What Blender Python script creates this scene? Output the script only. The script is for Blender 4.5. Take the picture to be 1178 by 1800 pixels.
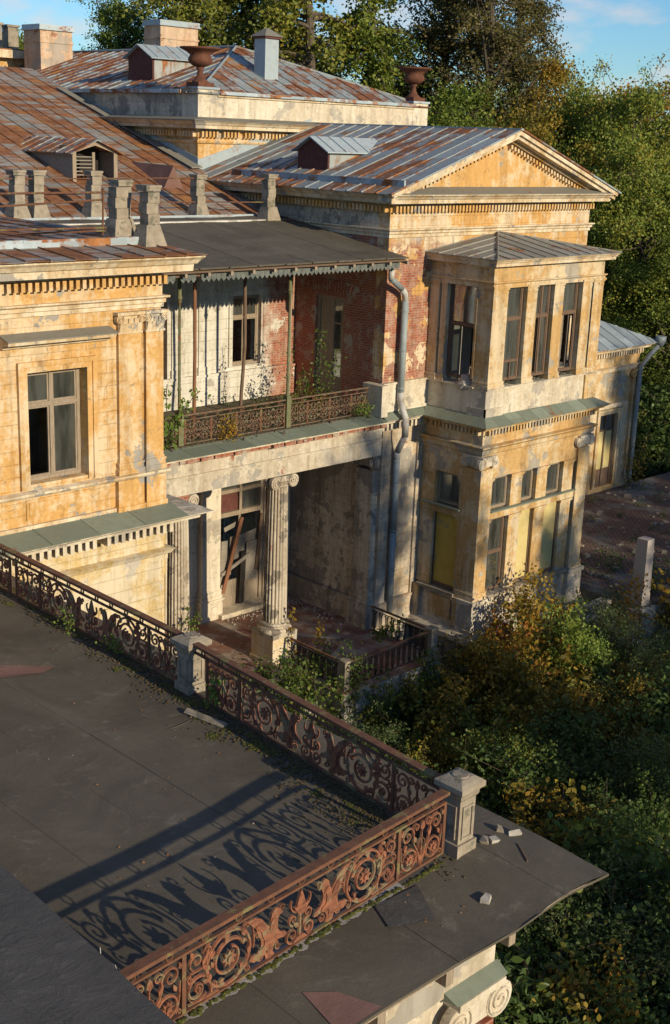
import bpy, math, random
import numpy as np
from mathutils import Vector, Matrix
random.seed(7); rng = np.random.default_rng(7)
S = bpy.context.scene
for o in list(bpy.data.objects): bpy.data.objects.remove(o, do_unlink=True)

# ------------------------------------------------------------------ camera
CAMPOS = (-18.1916, -24.2176, 0.0)
ROWS = ((0.71415007, -0.69903551, 0.03659279),
        (-0.17256259, -0.22647456, -0.95860911),
        (0.67838914, 0.67827622, -0.2823642))          # right, down, forward
cd = bpy.data.cameras.new('Camera'); cam = bpy.data.objects.new('Camera', cd)
S.collection.objects.link(cam); S.camera = cam
cd.sensor_fit = 'VERTICAL'; cd.sensor_height = 36.0; cd.lens = 2242.49 / 1800 * 36
cd.clip_start = 0.1; cd.clip_end = 3000
r, d, f = (Vector(v) for v in ROWS)
M = Matrix((r, -d, -f)).transposed().to_4x4(); M.translation = CAMPOS
cam.matrix_world = M
S.cycles.max_bounces = 5; S.cycles.diffuse_bounces = 3; S.cycles.glossy_bounces = 2; S.cycles.transmission_bounces = 3; S.cycles.transparent_max_bounces = 6
S.render.resolution_x = 670; S.render.resolution_y = 1024

# ------------------------------------------------------------------ light
SUN_EL = math.radians(17.5); SUN_ROT = math.radians(179.0)
sund = Vector((math.sin(SUN_ROT) * math.cos(SUN_EL), math.cos(SUN_ROT) * math.cos(SUN_EL), math.sin(SUN_EL)))
sl = bpy.data.lights.new('Sun', 'SUN'); sl.energy = 5.0; sl.angle = math.radians(0.5); sl.color = (1.0, 0.85, 0.60)
so = bpy.data.objects.new('Sun', sl); S.collection.objects.link(so)
so.rotation_euler = (-sund).to_track_quat('-Z', 'Y').to_euler(); so.location = (10, -60, 40)
W = bpy.data.worlds.new('World'); S.world = W; W.use_nodes = True
wn = W.node_tree; wn.nodes.clear()
def wnode(t, **k):
    n = wn.nodes.new(t)
    for a, b in k.items(): setattr(n, a, b)
    return n
sky = wnode('ShaderNodeTexSky', sky_type='NISHITA', sun_disc=False, sun_elevation=SUN_EL, sun_rotation=SUN_ROT, air_density=1.0, dust_density=0.0, ozone_density=3.0)
tc = wnode('ShaderNodeTexCoord'); mp = wnode('ShaderNodeMapping'); mp.inputs['Scale'].default_value = (1, 1, 2.6)
wn.links.new(tc.outputs['Generated'], mp.inputs['Vector'])
nz = wnode('ShaderNodeTexNoise'); nz.inputs['Scale'].default_value = 13.0; nz.inputs['Detail'].default_value = 7; nz.inputs['Roughness'].default_value = .55
wn.links.new(mp.outputs[0], nz.inputs['Vector'])
rp = wnode('ShaderNodeValToRGB'); rp.color_ramp.elements[0].position = .50; rp.color_ramp.elements[1].position = .66
rp.color_ramp.elements[1].color = (.5, .5, .5, 1)
wn.links.new(nz.outputs[0], rp.inputs[0])
mx = wnode('ShaderNodeMix', data_type='RGBA'); mx.inputs[7].default_value = (5.2, 4.6, 4.4, 1)
wn.links.new(rp.outputs[0], mx.inputs[0]); tint = wnode('ShaderNodeMix', data_type='RGBA', blend_type='MULTIPLY'); tint.inputs[0].default_value = 1.0; tint.inputs[7].default_value = (.48, .68, .86, 1); wn.links.new(sky.outputs[0], tint.inputs[6]); wn.links.new(tint.outputs[2], mx.inputs[6])
bg = wnode('ShaderNodeBackground'); bg.inputs[1].default_value = 0.15
wo = wnode('ShaderNodeOutputWorld'); wn.links.new(mx.outputs[2], bg.inputs[0]); wn.links.new(bg.outputs[0], wo.inputs[0])
vs = S.view_settings; vs.view_transform = 'Standard'; vs.look = 'None'; vs.exposure = 0.06; vs.gamma = 1.0; vs.use_curve_mapping = False

# ------------------------------------------------------------------ node helpers
class MT:
    def __init__(s, name):
        s.m = bpy.data.materials.new(name); s.m.use_nodes = True; s.t = s.m.node_tree
        s.b = s.t.nodes['Principled BSDF']; s.out = s.t.nodes['Material Output']
        s.pos = s.n('ShaderNodeNewGeometry').outputs['Position']
        s.b.inputs['Roughness'].default_value = .85; s.b.inputs['Specular IOR Level'].default_value = .25
    def n(s, t, **k):
        x = s.t.nodes.new(t)
        for a, b in k.items(): setattr(x, a, b)
        return x
    def l(s, a, b): s.t.links.new(a, b)
    def put(s, sock, v):
        if isinstance(v, bpy.types.NodeSocket): s.l(v, sock)
        elif isinstance(v, (tuple, list)) and len(v) == 3 and sock.type == 'RGBA': sock.default_value = (*v, 1)
        else: sock.default_value = v
    def math(s, op, a, b=0.0, clamp=False):
        x = s.n('ShaderNodeMath', operation=op, use_clamp=clamp); s.put(x.inputs[0], a); s.put(x.inputs[1], b); return x.outputs[0]
    def mix(s, fac, a, b, mode='MIX'):
        x = s.n('ShaderNodeMix', data_type='RGBA', blend_type=mode); s.put(x.inputs[0], fac); s.put(x.inputs[6], a); s.put(x.inputs[7], b); return x.outputs[2]
    def map(s, scale=(1, 1, 1), loc=(0, 0, 0), vec=None):
        x = s.n('ShaderNodeMapping'); x.inputs['Scale'].default_value = scale; x.inputs['Location'].default_value = loc
        s.l(vec if vec is not None else s.pos, x.inputs['Vector']); return x.outputs[0]
    def noise(s, scale, detail=6, rough=.6, vec=None, dist=0.0):
        x = s.n('ShaderNodeTexNoise'); x.inputs['Scale'].default_value = scale; x.inputs['Detail'].default_value = min(detail, 5)
        x.inputs['Roughness'].default_value = rough; x.inputs['Distortion'].default_value = dist
        s.l(vec if vec is not None else s.pos, x.inputs['Vector']); return x.outputs[0]
    def ramp(s, fac, a, b, lo=0.0, hi=1.0):
        x = s.n('ShaderNodeMapRange'); s.put(x.inputs[0], fac); s.put(x.inputs[1], a); s.put(x.inputs[2], b); x.inputs[3].default_value = lo; x.inputs[4].default_value = hi
        return x.outputs[0]
    def rnd(s): return s.n('ShaderNodeObjectInfo').outputs['Random']
    def isl(s): return s.n('ShaderNodeNewGeometry').outputs['Random Per Island']
    def xyz(s):
        x = s.n('ShaderNodeSeparateXYZ'); s.l(s.pos, x.inputs[0]); return x.outputs
    def wallvec(s):                       # (x+y, z) so that upright axis-aligned walls share one brick grid
        x, y, z = s.xyz(); c = s.n('ShaderNodeCombineXYZ'); s.l(s.math('ADD', x, y), c.inputs[0]); s.l(z, c.inputs[1]); return c.outputs[0]
    def brick(s, w, h, mortar, c1, c2, cm, vec=None, off=.5):
        x = s.n('ShaderNodeTexBrick'); x.offset = off; x.inputs['Scale'].default_value = 1.0; x.inputs['Brick Width'].default_value = w; x.inputs['Row Height'].default_value = h
        x.inputs['Mortar Size'].default_value = mortar; x.inputs['Mortar Smooth'].default_value = .2; x.inputs['Bias'].default_value = 0
        for i, c in zip((1, 2, 3), (c1, c2, cm)): x.inputs[i].default_value = (*c, 1)
        s.l(vec if vec is not None else s.wallvec(), x.inputs['Vector']); return x.outputs[0], x.outputs[1]
    def bump(s, h, strength=.5, dist=.02, prev=None):
        x = s.n('ShaderNodeBump'); x.inputs['Strength'].default_value = strength; x.inputs['Distance'].default_value = dist; s.l(h, x.inputs['Height'])
        if prev is not None: s.l(prev, x.inputs['Normal'])
        return x.outputs[0]
    def fin(s, col, rough=None, nrm=None, metal=None):
        s.put(s.b.inputs['Base Color'], col)
        if rough is not None: s.put(s.b.inputs['Roughness'], rough)
        if nrm is not None: s.l(nrm, s.b.inputs['Normal'])
        if metal is not None: s.put(s.b.inputs['Metallic'], metal)
        return s.m

from statistics import NormalDist
def TH(k): return .5 + .098 * NormalDist().inv_cdf(1 - min(.999, max(.001, k)))      # noise threshold that covers the share k
def stucco(name, base, pale=(.62, .52, .38), grey=(.33, .30, .26), pk=.5, gk=.5, bk=0.0, joints=None, seed=0.0, zone=None, dirt=.5, scale=1.0):
    """weathered render: base coat, worn pale areas, bare grey mortar patches, exposed brick; pk/gk/bk 0..1 = how much of each"""
    m = MT(name)
    v = m.map(loc=(seed * 13.1, seed * 7.7, seed * 3.3))
    n1 = m.noise(.55 * scale, 8, .62, v); n2 = m.noise(.8 * scale, 9, .68, m.map(loc=(seed * 5 + 31, 9, 17))); n3 = m.noise(1.1 * scale, 9, .7, m.map(loc=(3, seed * 4 + 77, 50)))
    fine = m.noise(9, 6, .65); mid = m.noise(3.1, 6, .7)
    c = m.mix(m.ramp(fine, .3, .75), tuple(x * .86 for x in base), tuple(min(1, x * 1.12) for x in base))
    c = m.mix(m.math('MULTIPLY', m.ramp(m.math('ADD', n1, m.math('ADD', m.math('MULTIPLY', m.math('SUBTRACT', mid, .5), .45), m.math('ADD', m.math('MULTIPLY', m.math('SUBTRACT', fine, .5), .35), m.math('MULTIPLY', m.math('SUBTRACT', m.noise(1.0, 5, .65, m.map(scale=(3.2, 3.2, .35), loc=(seed * 2, 1, 5))), .5), .5)))), TH(pk) - .07, TH(pk) + .09), .9), c, pale)
    gmask = m.ramp(n2, TH(gk) - .004, TH(gk) + .012)
    c = m.mix(gmask, c, m.mix(mid, tuple(x * .8 for x in grey), tuple(x * 1.2 for x in grey)))
    h = m.math('SUBTRACT', m.math('MULTIPLY', fine, .25), m.math('MULTIPLY', gmask, .35))
    if bk > 0:
        bmask = m.ramp(n3, TH(bk) - .003, TH(bk) + .006)
        if zone:
            for (ax, a, b) in zone:
                q = m.math('ADD', m.xyz()[ax], m.math('MULTIPLY', m.math('SUBTRACT', n3, .5), 2.6)); bz = m.ramp(q, a, b)
                bmask = m.math('MULTIPLY', bmask, bz)
        bc, bf = m.brick(.26, .082, .012, (.36, .105, .055), (.24, .07, .04), (.36, .29, .22))
        bc = m.mix(m.ramp(mid, .42, .62, 0, .75), bc, (.45, .36, .28)); bc = m.mix(m.ramp(fine, .3, .7, 0, .5), bc, (.40, .10, .05))
        c = m.mix(bmask, c, bc)
        h = m.math('SUBTRACT', h, m.math('MULTIPLY', bmask, m.math('ADD', .5, m.math('MULTIPLY', bf, .6))))
    if joints:
        jc, jf = m.brick(joints[0], joints[1], .011, (1, 1, 1), (.90, .90, .90), (.5, .47, .42))
        fade = m.ramp(n2, .30, .62, .75, .12)
        c = m.mix(fade, c, m.mix(1.0, c, jc, 'MULTIPLY')); h = m.math('SUBTRACT', h, m.math('MULTIPLY', jf, .5))
    st = m.noise(1.0, 6, .7, m.map(scale=(2.6, 2.6, .22), loc=(seed, 0, 0)))
    c = m.mix(m.ramp(st, .46, .72, 0, min(1, dirt * 1.25)), c, m.mix(1.0, c, (.46, .42, .36), 'MULTIPLY'))
    sp = m.noise(2.4, 8, .75, m.map(loc=(seed, 40, 8))); c = m.mix(m.ramp(sp, .60, .66, 0, .55), c, m.mix(1.0, c, (.55, .52, .48), 'MULTIPLY'))
    crack = m.n('ShaderNodeTexVoronoi', feature='DISTANCE_TO_EDGE'); crack.inputs['Scale'].default_value = .9; m.l(m.map(scale=(1, 1, 1.4), vec=None), crack.inputs['Vector'])
    dv = m.n('ShaderNodeVectorMath', operation='ADD'); m.l(m.pos, dv.inputs[0]); nzc = m.n('ShaderNodeTexNoise'); nzc.inputs['Scale'].default_value = 2.2; m.l(m.pos, nzc.inputs[0]); m.l(nzc.outputs[1], dv.inputs[1]); m.l(dv.outputs[0], crack.inputs['Vector'])
    ck = m.math('MULTIPLY', m.ramp(crack.outputs[0], .004, .012, 1, 0), m.ramp(n3, .5, .6))
    c = m.mix(m.math('MULTIPLY', ck, .7), c, (.16, .13, .10))
    return m.fin(c, .9, m.bump(h, .55, .03))

def brickwall(name, patch=.45, dark=1.0, pcol=(.40, .33, .27)):
    m = MT(name)
    bc, bf = m.brick(.26, .082, .012, (.34 * dark, .10 * dark, .05 * dark), (.21 * dark, .06 * dark, .035 * dark), (.32, .26, .21))
    fine = m.noise(8, 6, .7); n = m.noise(.9, 9, .72)
    c = m.mix(m.ramp(fine, .35, .7, 0, .55), bc, (.40 * dark, .13 * dark, .07 * dark))
    c = m.mix(m.math('MULTIPLY', m.ramp(m.noise(2.6, 8, .75), .5, .62), .6), c, pcol)
    pm = m.ramp(n, TH(patch) - .003, TH(patch) + .008)
    c = m.mix(pm, c, m.mix(fine, tuple(x * .8 for x in pcol), tuple(x * 1.15 for x in pcol)))
    h = m.math('ADD', m.math('MULTIPLY', fine, .3), m.math('SUBTRACT', m.math('MULTIPLY', pm, .7), m.math('MULTIPLY', bf, .6)))
    return m.fin(c, .92, m.bump(h, .7, .03))

def sheetmetal(name, metal, rust, k, streak=(1, 1, 1), rnd=.35, rough=.5):
    m = MT(name)
    v = m.map(scale=streak); r = m.rnd()
    n = m.noise(1.3, 8, .68, v); n2 = m.noise(5.5, 8, .72, m.map(scale=streak, loc=(9, 3, 1)))
    q = m.math('ADD', m.math('ADD', m.math('MULTIPLY', n, .75), m.math('MULTIPLY', n2, .35)), m.math('MULTIPLY', m.math('SUBTRACT', r, .5), rnd))
    tq = .55 + .085 * NormalDist().inv_cdf(1 - k); mask = m.ramp(q, tq - .05, tq + .055)
    r2 = m.math('FRACT', m.math('MULTIPLY', r, 7.31))
    mc = m.mix(r2, tuple(x * .78 for x in metal), tuple(x * 1.18 for x in metal)); mc = m.mix(m.ramp(n2, .4, .7, 0, .45), mc, tuple(x * .62 for x in metal))
    rc = m.mix(m.ramp(m.noise(3.2, 7, .7, m.map(loc=(4, 4, 4))), .35, .65), tuple(x * .62 for x in rust), tuple(x * 1.25 for x in rust))
    rc = m.mix(m.math('MULTIPLY', m.ramp(m.noise(.9, 4, .6), .52, .66), .55), rc, (.42, .20, .06))
    c = m.mix(mask, mc, rc)
    x = m.ramp(mask, 0, 1, rough, .9); m.put(m.b.inputs['Metallic'], 0.0)
    return m.fin(c, x, m.bump(m.math('ADD', m.math('MULTIPLY', n2, .5), mask), .3, .01))

def plain(name, a, b, sc=4.0, rough=.85, bump=.4, dist=.02, metal=0.0, stretch=(1, 1, 1), detail=7, third=None, tk=.5, spec=None):
    m = MT(name); n = m.noise(sc, detail, .68, m.map(scale=stretch))
    c = m.mix(m.ramp(n, .32, .68), a, b)
    if third: c = m.mix(m.ramp(m.noise(sc * .45, 8, .7, m.map(loc=(5, 8, 2))), TH(tk) - .02, TH(tk) + .03), c, third)
    if spec is not None: m.b.inputs['Specular IOR Level'].default_value = spec
    return m.fin(c, rough, m.bump(n, bump, dist), metal)

OCHRE = (.56, .328, .116)
M_ochre = stucco('ochre_stucco', OCHRE, pale=(.64, .51, .34), pk=.36, gk=.09, seed=1)
M_ochre_j = stucco('ochre_scored_stucco', OCHRE, pale=(.64, .51, .34), pk=.42, gk=.17, joints=(.62, .30), seed=1)
M_ochre_bay = stucco('ochre_bay_stucco', (.50, .32, .135), pale=(.60, .50, .34), grey=(.36, .32, .26), pk=.48, gk=.22, seed=3)
M_ped = stucco('pediment_stucco', OCHRE, pale=(.66, .55, .40), grey=(.42, .37, .31), pk=.50, gk=.14, seed=5, bk=.72, joints=(.62, .30), zone=((0, 15.2, 14.2), (2, -3.0, -3.5)))
M_trim = stucco('trim_stucco', (.56, .41, .24), pale=(.66, .57, .42), pk=.62, gk=.14, seed=2, dirt=.6, scale=1.5)
M_low = stucco('lower_stucco', (.55, .41, .20), pale=(.64, .56, .42), grey=(.50, .45, .38), pk=.55, gk=.24, bk=.025, joints=(.75, .36), seed=4)
M_greyw = stucco('grey_stucco', (.44, .39, .31), pale=(.56, .50, .40), grey=(.27, .245, .21), pk=.35, gk=.45, bk=.02, joints=(.7, .33), seed=6, dirt=.7)
M_mixw = stucco('worn_stucco', (.48, .37, .25), pale=(.58, .50, .39), grey=(.34, .31, .27), pk=.5, gk=.34, bk=.07, joints=(.7, .33), seed=8)
M_white = stucco('white_stucco', (.58, .54, .46), pale=(.66, .63, .56), grey=(.40, .37, .32), pk=.5, gk=.12, bk=.9, joints=(.7, .33), seed=9, zone=((0, 10.55, 11.2),))
M_pale = stucco('pale_stucco', (.56, .48, .36), pale=(.64, .58, .47), grey=(.40, .36, .30), pk=.5, gk=.26, bk=.02, seed=10)
M_col = stucco('column_plaster', (.42, .355, .27), pale=(.54, .475, .38), grey=(.22, .19, .155), pk=.45, gk=.34, bk=.07, seed=11, scale=1.6)
M_beam = stucco('beam_plaster', (.48, .41, .31), pale=(.58, .52, .42), grey=(.36, .33, .28), pk=.5, gk=.34, bk=.05, seed=12)
M_brick = brickwall('red_brick', .22)
M_stone = plain('cast_stone', (.215, .18, .135), (.345, .295, .225), 5, .92, .6, .02, third=(.155, .145, .11), tk=.25)
M_granite = plain('granite', (.30, .27, .25), (.42, .37, .33), 30, .9, .3, .005)
M_lime = plain('limestone_slab', (.30, .28, .25), (.50, .46, .39), 3, .92, .8, .03, third=(.15, .15, .11), tk=.3)
M_rust_roof = sheetmetal('rusty_roof_sheet', (.275, .27, .245), (.235, .098, .042), .68, streak=(.45, 2.4, 1.0), rnd=.16)
M_ped_roof = sheetmetal('patched_roof_sheet', (.265, .30, .31), (.215, .088, .04), .42, streak=(.9, 2.2, 1), rnd=.22)
M_att_roof = sheetmetal('attic_roof_sheet', (.29, .325, .325), (.215, .085, .04), .56, streak=(1, 1, 1.6), rnd=.14)
M_bay_roof = sheetmetal('dull_roof_sheet', (.26, .25, .215), (.20, .10, .05), .12, rnd=.12, rough=.75)
M_grey_roof = sheetmetal('grey_roof_sheet', (.31, .36, .375), (.24, .10, .04), .03, rnd=.08)
M_skirt = sheetmetal('green_skirt_metal', (.20, .23, .18), (.22, .12, .06), .04, rnd=.06, rough=.7)
M_flash = sheetmetal('blue_flashing', (.36, .42, .45), (.26, .10, .04), .25, rnd=.2)
M_galv = sheetmetal('galvanised_pipe', (.25, .285, .295), (.26, .11, .045), .03, rnd=.0, rough=.5)
M_galvw = sheetmetal('whitened_pipe', (.43, .42, .395), (.27, .11, .045), .16, rnd=.06, rough=.5)
M_blue = sheetmetal('blue_painted_metal', (.36, .42, .45), (.26, .10, .045), .10, rnd=0.0, rough=.6)
M_cheek = sheetmetal('streaked_white_metal', (.40, .43, .42), (.26, .11, .05), .28, streak=(1.5, 1.5, .4), rnd=0.0, rough=.6)
M_hood = sheetmetal('dull_hood_metal', (.24, .225, .185), (.2, .11, .06), .08, rnd=0.0, rough=.8)
M_darkred = plain('dark_red_paint', (.085, .03, .025), (.13, .05, .04), 6, .8, .2)
M_iron = plain('rusty_cast_iron', (.095, .042, .027), (.33, .13, .072), 9, .88, .5, .006, third=(.20, .155, .09), tk=.30)
M_urn = plain('rusted_urn_iron', (.085, .035, .022), (.15, .06, .035), 5, .8, .4, .01)
M_rail = plain('rusty_rail', (.10, .05, .033), (.18, .08, .045), 7, .88, .4, .005, third=(.17, .14, .06), tk=.25)
M_ironold = plain('balcony_iron', (.11, .07, .045), (.19, .11, .07), 12, .9, .4, .006, third=(.17, .155, .10), tk=.3)
M_blackiron = plain('dark_iron', (.025, .02, .017), (.055, .04, .03), 10, .8, .3, .005)
M_greenpost = plain('green_painted_post', (.10, .11, .055), (.17, .17, .09), 8, .75, .3, .005, third=(.20, .09, .04), tk=.2)
M_brownwood = plain('brown_prop_wood', (.17, .075, .04), (.26, .125, .07), 6, .85, .4, .01, stretch=(6, 6, .4))
M_wood = plain('weathered_wood', (.20, .155, .11), (.36, .29, .215), 5, .9, .5, .01, stretch=(7, 7, .5))
M_wooddark = plain('dark_wood', (.10, .065, .045), (.19, .125, .085), 5, .9, .5, .01, stretch=(7, 7, .5))
M_woodgrey = plain('grey_plank', (.20, .175, .145), (.31, .275, .225), 5, .9, .5, .01, stretch=(1, 1, 7))
M_yellow = plain('yellow_board', (.46, .31, .055), (.56, .39, .09), 1.6, .7, .15, .01, third=(.36, .29, .14), tk=.12)
M_yellowp = plain('pale_yellow_board', (.50, .40, .16), (.60, .50, .24), 1.6, .7, .15, .01)
M_moss = plain('moss', (.035, .045, .012), (.11, .11, .025), 7, .95, .8, .03)
M_mossd = plain('dry_moss', (.045, .035, .018), (.11, .085, .04), 9, .95, .8, .03)
M_dirt = plain('debris_dirt', (.06, .048, .035), (.14, .115, .085), 8, .95, .7, .03, third=(.06, .065, .02), tk=.3)
M_interior = plain('interior_plaster', (.34, .31, .27), (.56, .52, .46), 1.2, .95, .2)
M_dark = plain('dark_inside', (.02, .018, .016), (.035, .03, .027), 2, .95, .1)
M_rubble = plain('white_rubble', (.30, .275, .235), (.45, .415, .355), 7, .9, .6, .02)
M_cable = plain('pale_wire', (.5, .45, .35), (.6, .55, .45), 7, .6, .1)
def felt_mat(name, a, b, patch, rough=.82):
    """old roofing felt: mineral grit, tide marks of dried puddles, pale scuffs, darker repair areas"""
    m = MT(name); fine = m.noise(60, 4, .7); n = m.noise(.55, 8, .62, dist=.6); n2 = m.noise(2.6, 9, .72, m.map(loc=(7, 2, 0)))
    c = m.mix(m.ramp(n, .34, .66), tuple(x * .80 for x in a), b); c = m.mix(m.ramp(fine, .35, .7, 0, .35), c, tuple(x * .55 for x in a))
    c = m.mix(m.ramp(n2, .56, .74, 0, .45), c, patch)
    tide = m.math('ABSOLUTE', m.math('SUBTRACT', m.noise(.8, 5, .55, m.map(loc=(20, 5, 0)), .8), .52)); c = m.mix(m.math('MULTIPLY', m.ramp(tide, .003, .02, .35, 0), m.ramp(n2, .5, .62)), c, tuple(x * 1.25 for x in patch))
    st = m.noise(1.5, 7, .7, m.map(scale=(1, .25, 1), loc=(3, 0, 0))); c = m.mix(m.ramp(st, .55, .75, 0, .5), c, tuple(x * .6 for x in a))
    v = m.n('ShaderNodeTexVoronoi'); v.inputs['Scale'].default_value = 5.5; m.l(m.pos, v.inputs['Vector']); c = m.mix(m.ramp(v.outputs[0], .03, .05, .55, 0), c, (.30, .26, .21))
    r = m.rnd(); c = m.mix(m.math('MULTIPLY', r, .28), c, tuple(x * .68 for x in a))
    return m.fin(c, rough, m.bump(m.math('ADD', m.math('MULTIPLY', fine, .15), m.math('ADD', m.math('MULTIPLY', n2, .6), n)), .5, .035))
M_felt = felt_mat('roofing_felt', (.102, .088, .066), (.140, .121, .092), (.175, .155, .12))
def feltg_mat():
    m = MT('grey_felt'); fine = m.noise(70, 4, .7); n = m.noise(.9, 8, .65); rip = m.noise(2.2, 9, .75, m.map(scale=(1.2, 1.8, 1)), .6)
    c = m.mix(m.ramp(n, .3, .7), (.062, .058, .054), (.095, .089, .082)); c = m.mix(m.ramp(fine, .4, .7, 0, .4), c, (.045, .042, .04)); c = m.mix(m.ramp(rip, .56, .70, 0, .6), c, (.135, .125, .11)); ck = m.math('ABSOLUTE', m.math('SUBTRACT', m.noise(1.1, 5, .6, m.map(loc=(2, 9, 0)), 1.0), .5)); c = m.mix(m.ramp(ck, .002, .010, .5, 0), c, (.03, .028, .026))
    return m.fin(c, .85, m.bump(m.math('ADD', m.math('MULTIPLY', fine, .1), rip), .45, .04))
M_feltg = feltg_mat()
M_feltg_old = felt_mat('grey_felt', (.060, .057, .054), (.088, .083, .078), (.105, .10, .092))
M_feltpatch = felt_mat('reddish_felt_patch', (.20, .105, .085), (.26, .15, .12), (.22, .17, .14))
M_cement = plain('cement_smear', (.27, .25, .225), (.36, .335, .30), 6, .95, .5, .01)
def tile_mat():
    m = MT('tiled_floor'); bc, bf = m.brick(.20, .20, .006, (.23, .105, .07), (.185, .085, .06), (.16, .12, .10), vec=m.pos, off=0.0)
    v = m.n('ShaderNodeTexVoronoi'); v.inputs['Scale'].default_value = 3.6; v.inputs['Randomness'].default_value = .25; m.l(m.pos, v.inputs['Vector'])
    n = m.noise(1.2, 8, .7); c = m.mix(m.ramp(v.outputs[0], .08, .13, .75, 0), bc, (.05, .03, .03))
    c = m.mix(m.ramp(n, .44, .62, 0, .85), c, (.33, .285, .235)); return m.fin(c, .8, m.bump(n, .3, .01))
M_tile = tile_mat()
def court_mat():
    m = MT('courtyard_brick_paving'); bc, bf = m.brick(.27, .135, .022, (.19, .115, .09), (.145, .085, .07), (.035, .035, .025), vec=m.pos)
    n = m.noise(.35, 8, .68); n2 = m.noise(2.5, 8, .72)
    c = m.mix(m.ramp(n, .50, .60), bc, m.mix(n2, (.10, .095, .08), (.24, .225, .20))); c = m.mix(m.ramp(n2, .60, .68), c, (.035, .042, .016))
    return m.fin(c, .95, m.bump(m.math('SUBTRACT', n2, bf), .6, .03))
M_court = court_mat()
def ground_mat():
    m = MT('garden_soil'); n = m.noise(.5, 9, .7); n2 = m.noise(6, 8, .75)
    c = m.mix(m.ramp(n, .35, .65), (.045, .05, .018), (.085, .06, .03)); c = m.mix(m.ramp(n2, .5, .65), c, (.10, .085, .045))
    return m.fin(c, .98, m.bump(n2, .8, .08))
M_ground = ground_mat()
def glass_mat(name, tint, gl):
    m = MT(name); tr = m.n('ShaderNodeBsdfTransparent'); tr.inputs[0].default_value = (*tint, 1)
    g = m.n('ShaderNodeBsdfGlossy'); g.inputs['Roughness'].default_value = .06; g.inputs[0].default_value = (.9, .95, .95, 1)
    df = m.n('ShaderNodeBsdfDiffuse'); df.inputs[0].default_value = (.30, .30, .27, 1)
    x = m.n('ShaderNodeMixShader'); lw = m.n('ShaderNodeLayerWeight'); lw.inputs[0].default_value = .35
    m.l(m.math('ADD', m.math('MULTIPLY', lw.outputs[1], .8), gl), x.inputs[0]); m.l(tr.outputs[0], x.inputs[1]); m.l(g.outputs[0], x.inputs[2])
    y = m.n('ShaderNodeMixShader'); m.l(m.ramp(m.noise(1.6, 7, .6, m.map(scale=(3, 3, .5))), .35, .75, .06, .24), y.inputs[0]); m.l(x.outputs[0], y.inputs[1]); m.l(df.outputs[0], y.inputs[2])
    m.l(y.outputs[0], m.out.inputs[0]); return m.m
M_glass = glass_mat('dusty_glass', (.62, .66, .66), .10)
M_shard = glass_mat('green_glass_shard', (.55, .75, .68), .25)
def leaf_mat(name, cols, trans=.35):
    m = MT(name); i = m.isl(); r = m.rnd(); n = m.noise(.45, 3, .5)
    cr = m.n('ShaderNodeValToRGB'); els = cr.color_ramp.elements
    while len(els) < len(cols): els.new(.5)
    for k, (p, c) in enumerate(cols): els[k].position = p; els[k].color = (*c, 1)
    m.l(m.math('ADD', m.math('MULTIPLY', i, .55), m.math('ADD', m.math('MULTIPLY', m.math('SUBTRACT', n, .5), .9), m.math('ADD', .22, m.math('MULTIPLY', m.math('SUBTRACT', r, .5), .35)))), cr.inputs[0])
    df = m.n('ShaderNodeBsdfDiffuse'); tl = m.n('ShaderNodeBsdfTranslucent'); x = m.n('ShaderNodeMixShader'); x.inputs[0].default_value = trans
    m.l(cr.outputs[0], df.inputs[0]); m.l(cr.outputs[0], tl.inputs[0]); m.l(df.outputs[0], x.inputs[1]); m.l(tl.outputs[0], x.inputs[2])
    g = m.n('ShaderNodeBsdfGlossy'); g.inputs['Roughness'].default_value = .45; y = m.n('ShaderNodeMixShader'); y.inputs[0].default_value = .015
    m.l(x.outputs[0], y.inputs[1]); m.l(g.outputs[0], y.inputs[2]); m.l(y.outputs[0], m.out.inputs[0]); return m.m
G1, G2, G3, Y1, O1, B1 = (.085, .13, .026), (.17, .225, .04), (.27, .30, .052), (.34, .26, .04), (.38, .15, .03), (.085, .06, .03)
L_maple = leaf_mat('maple_leaves', [(0, G1), (.45, G2), (.8, G3), (1, Y1)])
L_larch = leaf_mat('larch_needles', [(0, (.09, .115, .026)), (.5, (.19, .215, .04)), (.85, (.29, .275, .05)), (1, (.38, .29, .045))])
L_birch = leaf_mat('birch_leaves', [(0, (.09, .09, .03)), (.5, (.16, .135, .045)), (.8, (.22, .165, .05)), (1, Y1)])
L_autumn = leaf_mat('autumn_maple_leaves', [(0, G2), (.35, (.15, .12, .025)), (.65, Y1), (1, O1)])
L_orange = leaf_mat('orange_leaves', [(0, (.16, .10, .025)), (.4, Y1), (.75, O1), (1, (.26, .06, .015))])
L_shrub = leaf_mat('shrub_leaves', [(0, (.05, .09, .03)), (.5, (.095, .15, .04)), (.85, (.14, .19, .05)), (1, (.26, .22, .05))])
L_willow = leaf_mat('willow_shrub_leaves', [(0, (.06, .10, .04)), (.5, (.11, .155, .055)), (.85, (.165, .20, .075)), (1, (.22, .22, .075))])
L_lime = leaf_mat('lime_green_leaves', [(0, (.11, .18, .035)), (.5, (.18, .27, .05)), (1, (.28, .32, .06))])
L_vine = leaf_mat('vine_leaves', [(0, (.06, .11, .025)), (.55, (.12, .18, .04)), (.85, (.25, .23, .04)), (1, (.36, .25, .03))])
L_yellow = leaf_mat('yellow_leaves', [(0, (.14, .13, .02)), (.5, (.30, .21, .02)), (1, (.36, .20, .02))])
L_grass = leaf_mat('grass_blades', [(0, (.025, .04, .012)), (.6, (.06, .08, .022)), (1, (.12, .11, .04))])
M_bark = plain('bark', (.06, .048, .036), (.13, .105, .08), 6, .95, .8, .03, stretch=(2, 2, .5))
M_twig = plain('twig_bark', (.05, .04, .03), (.10, .075, .055), 9, .95, .5, .01)
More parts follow.
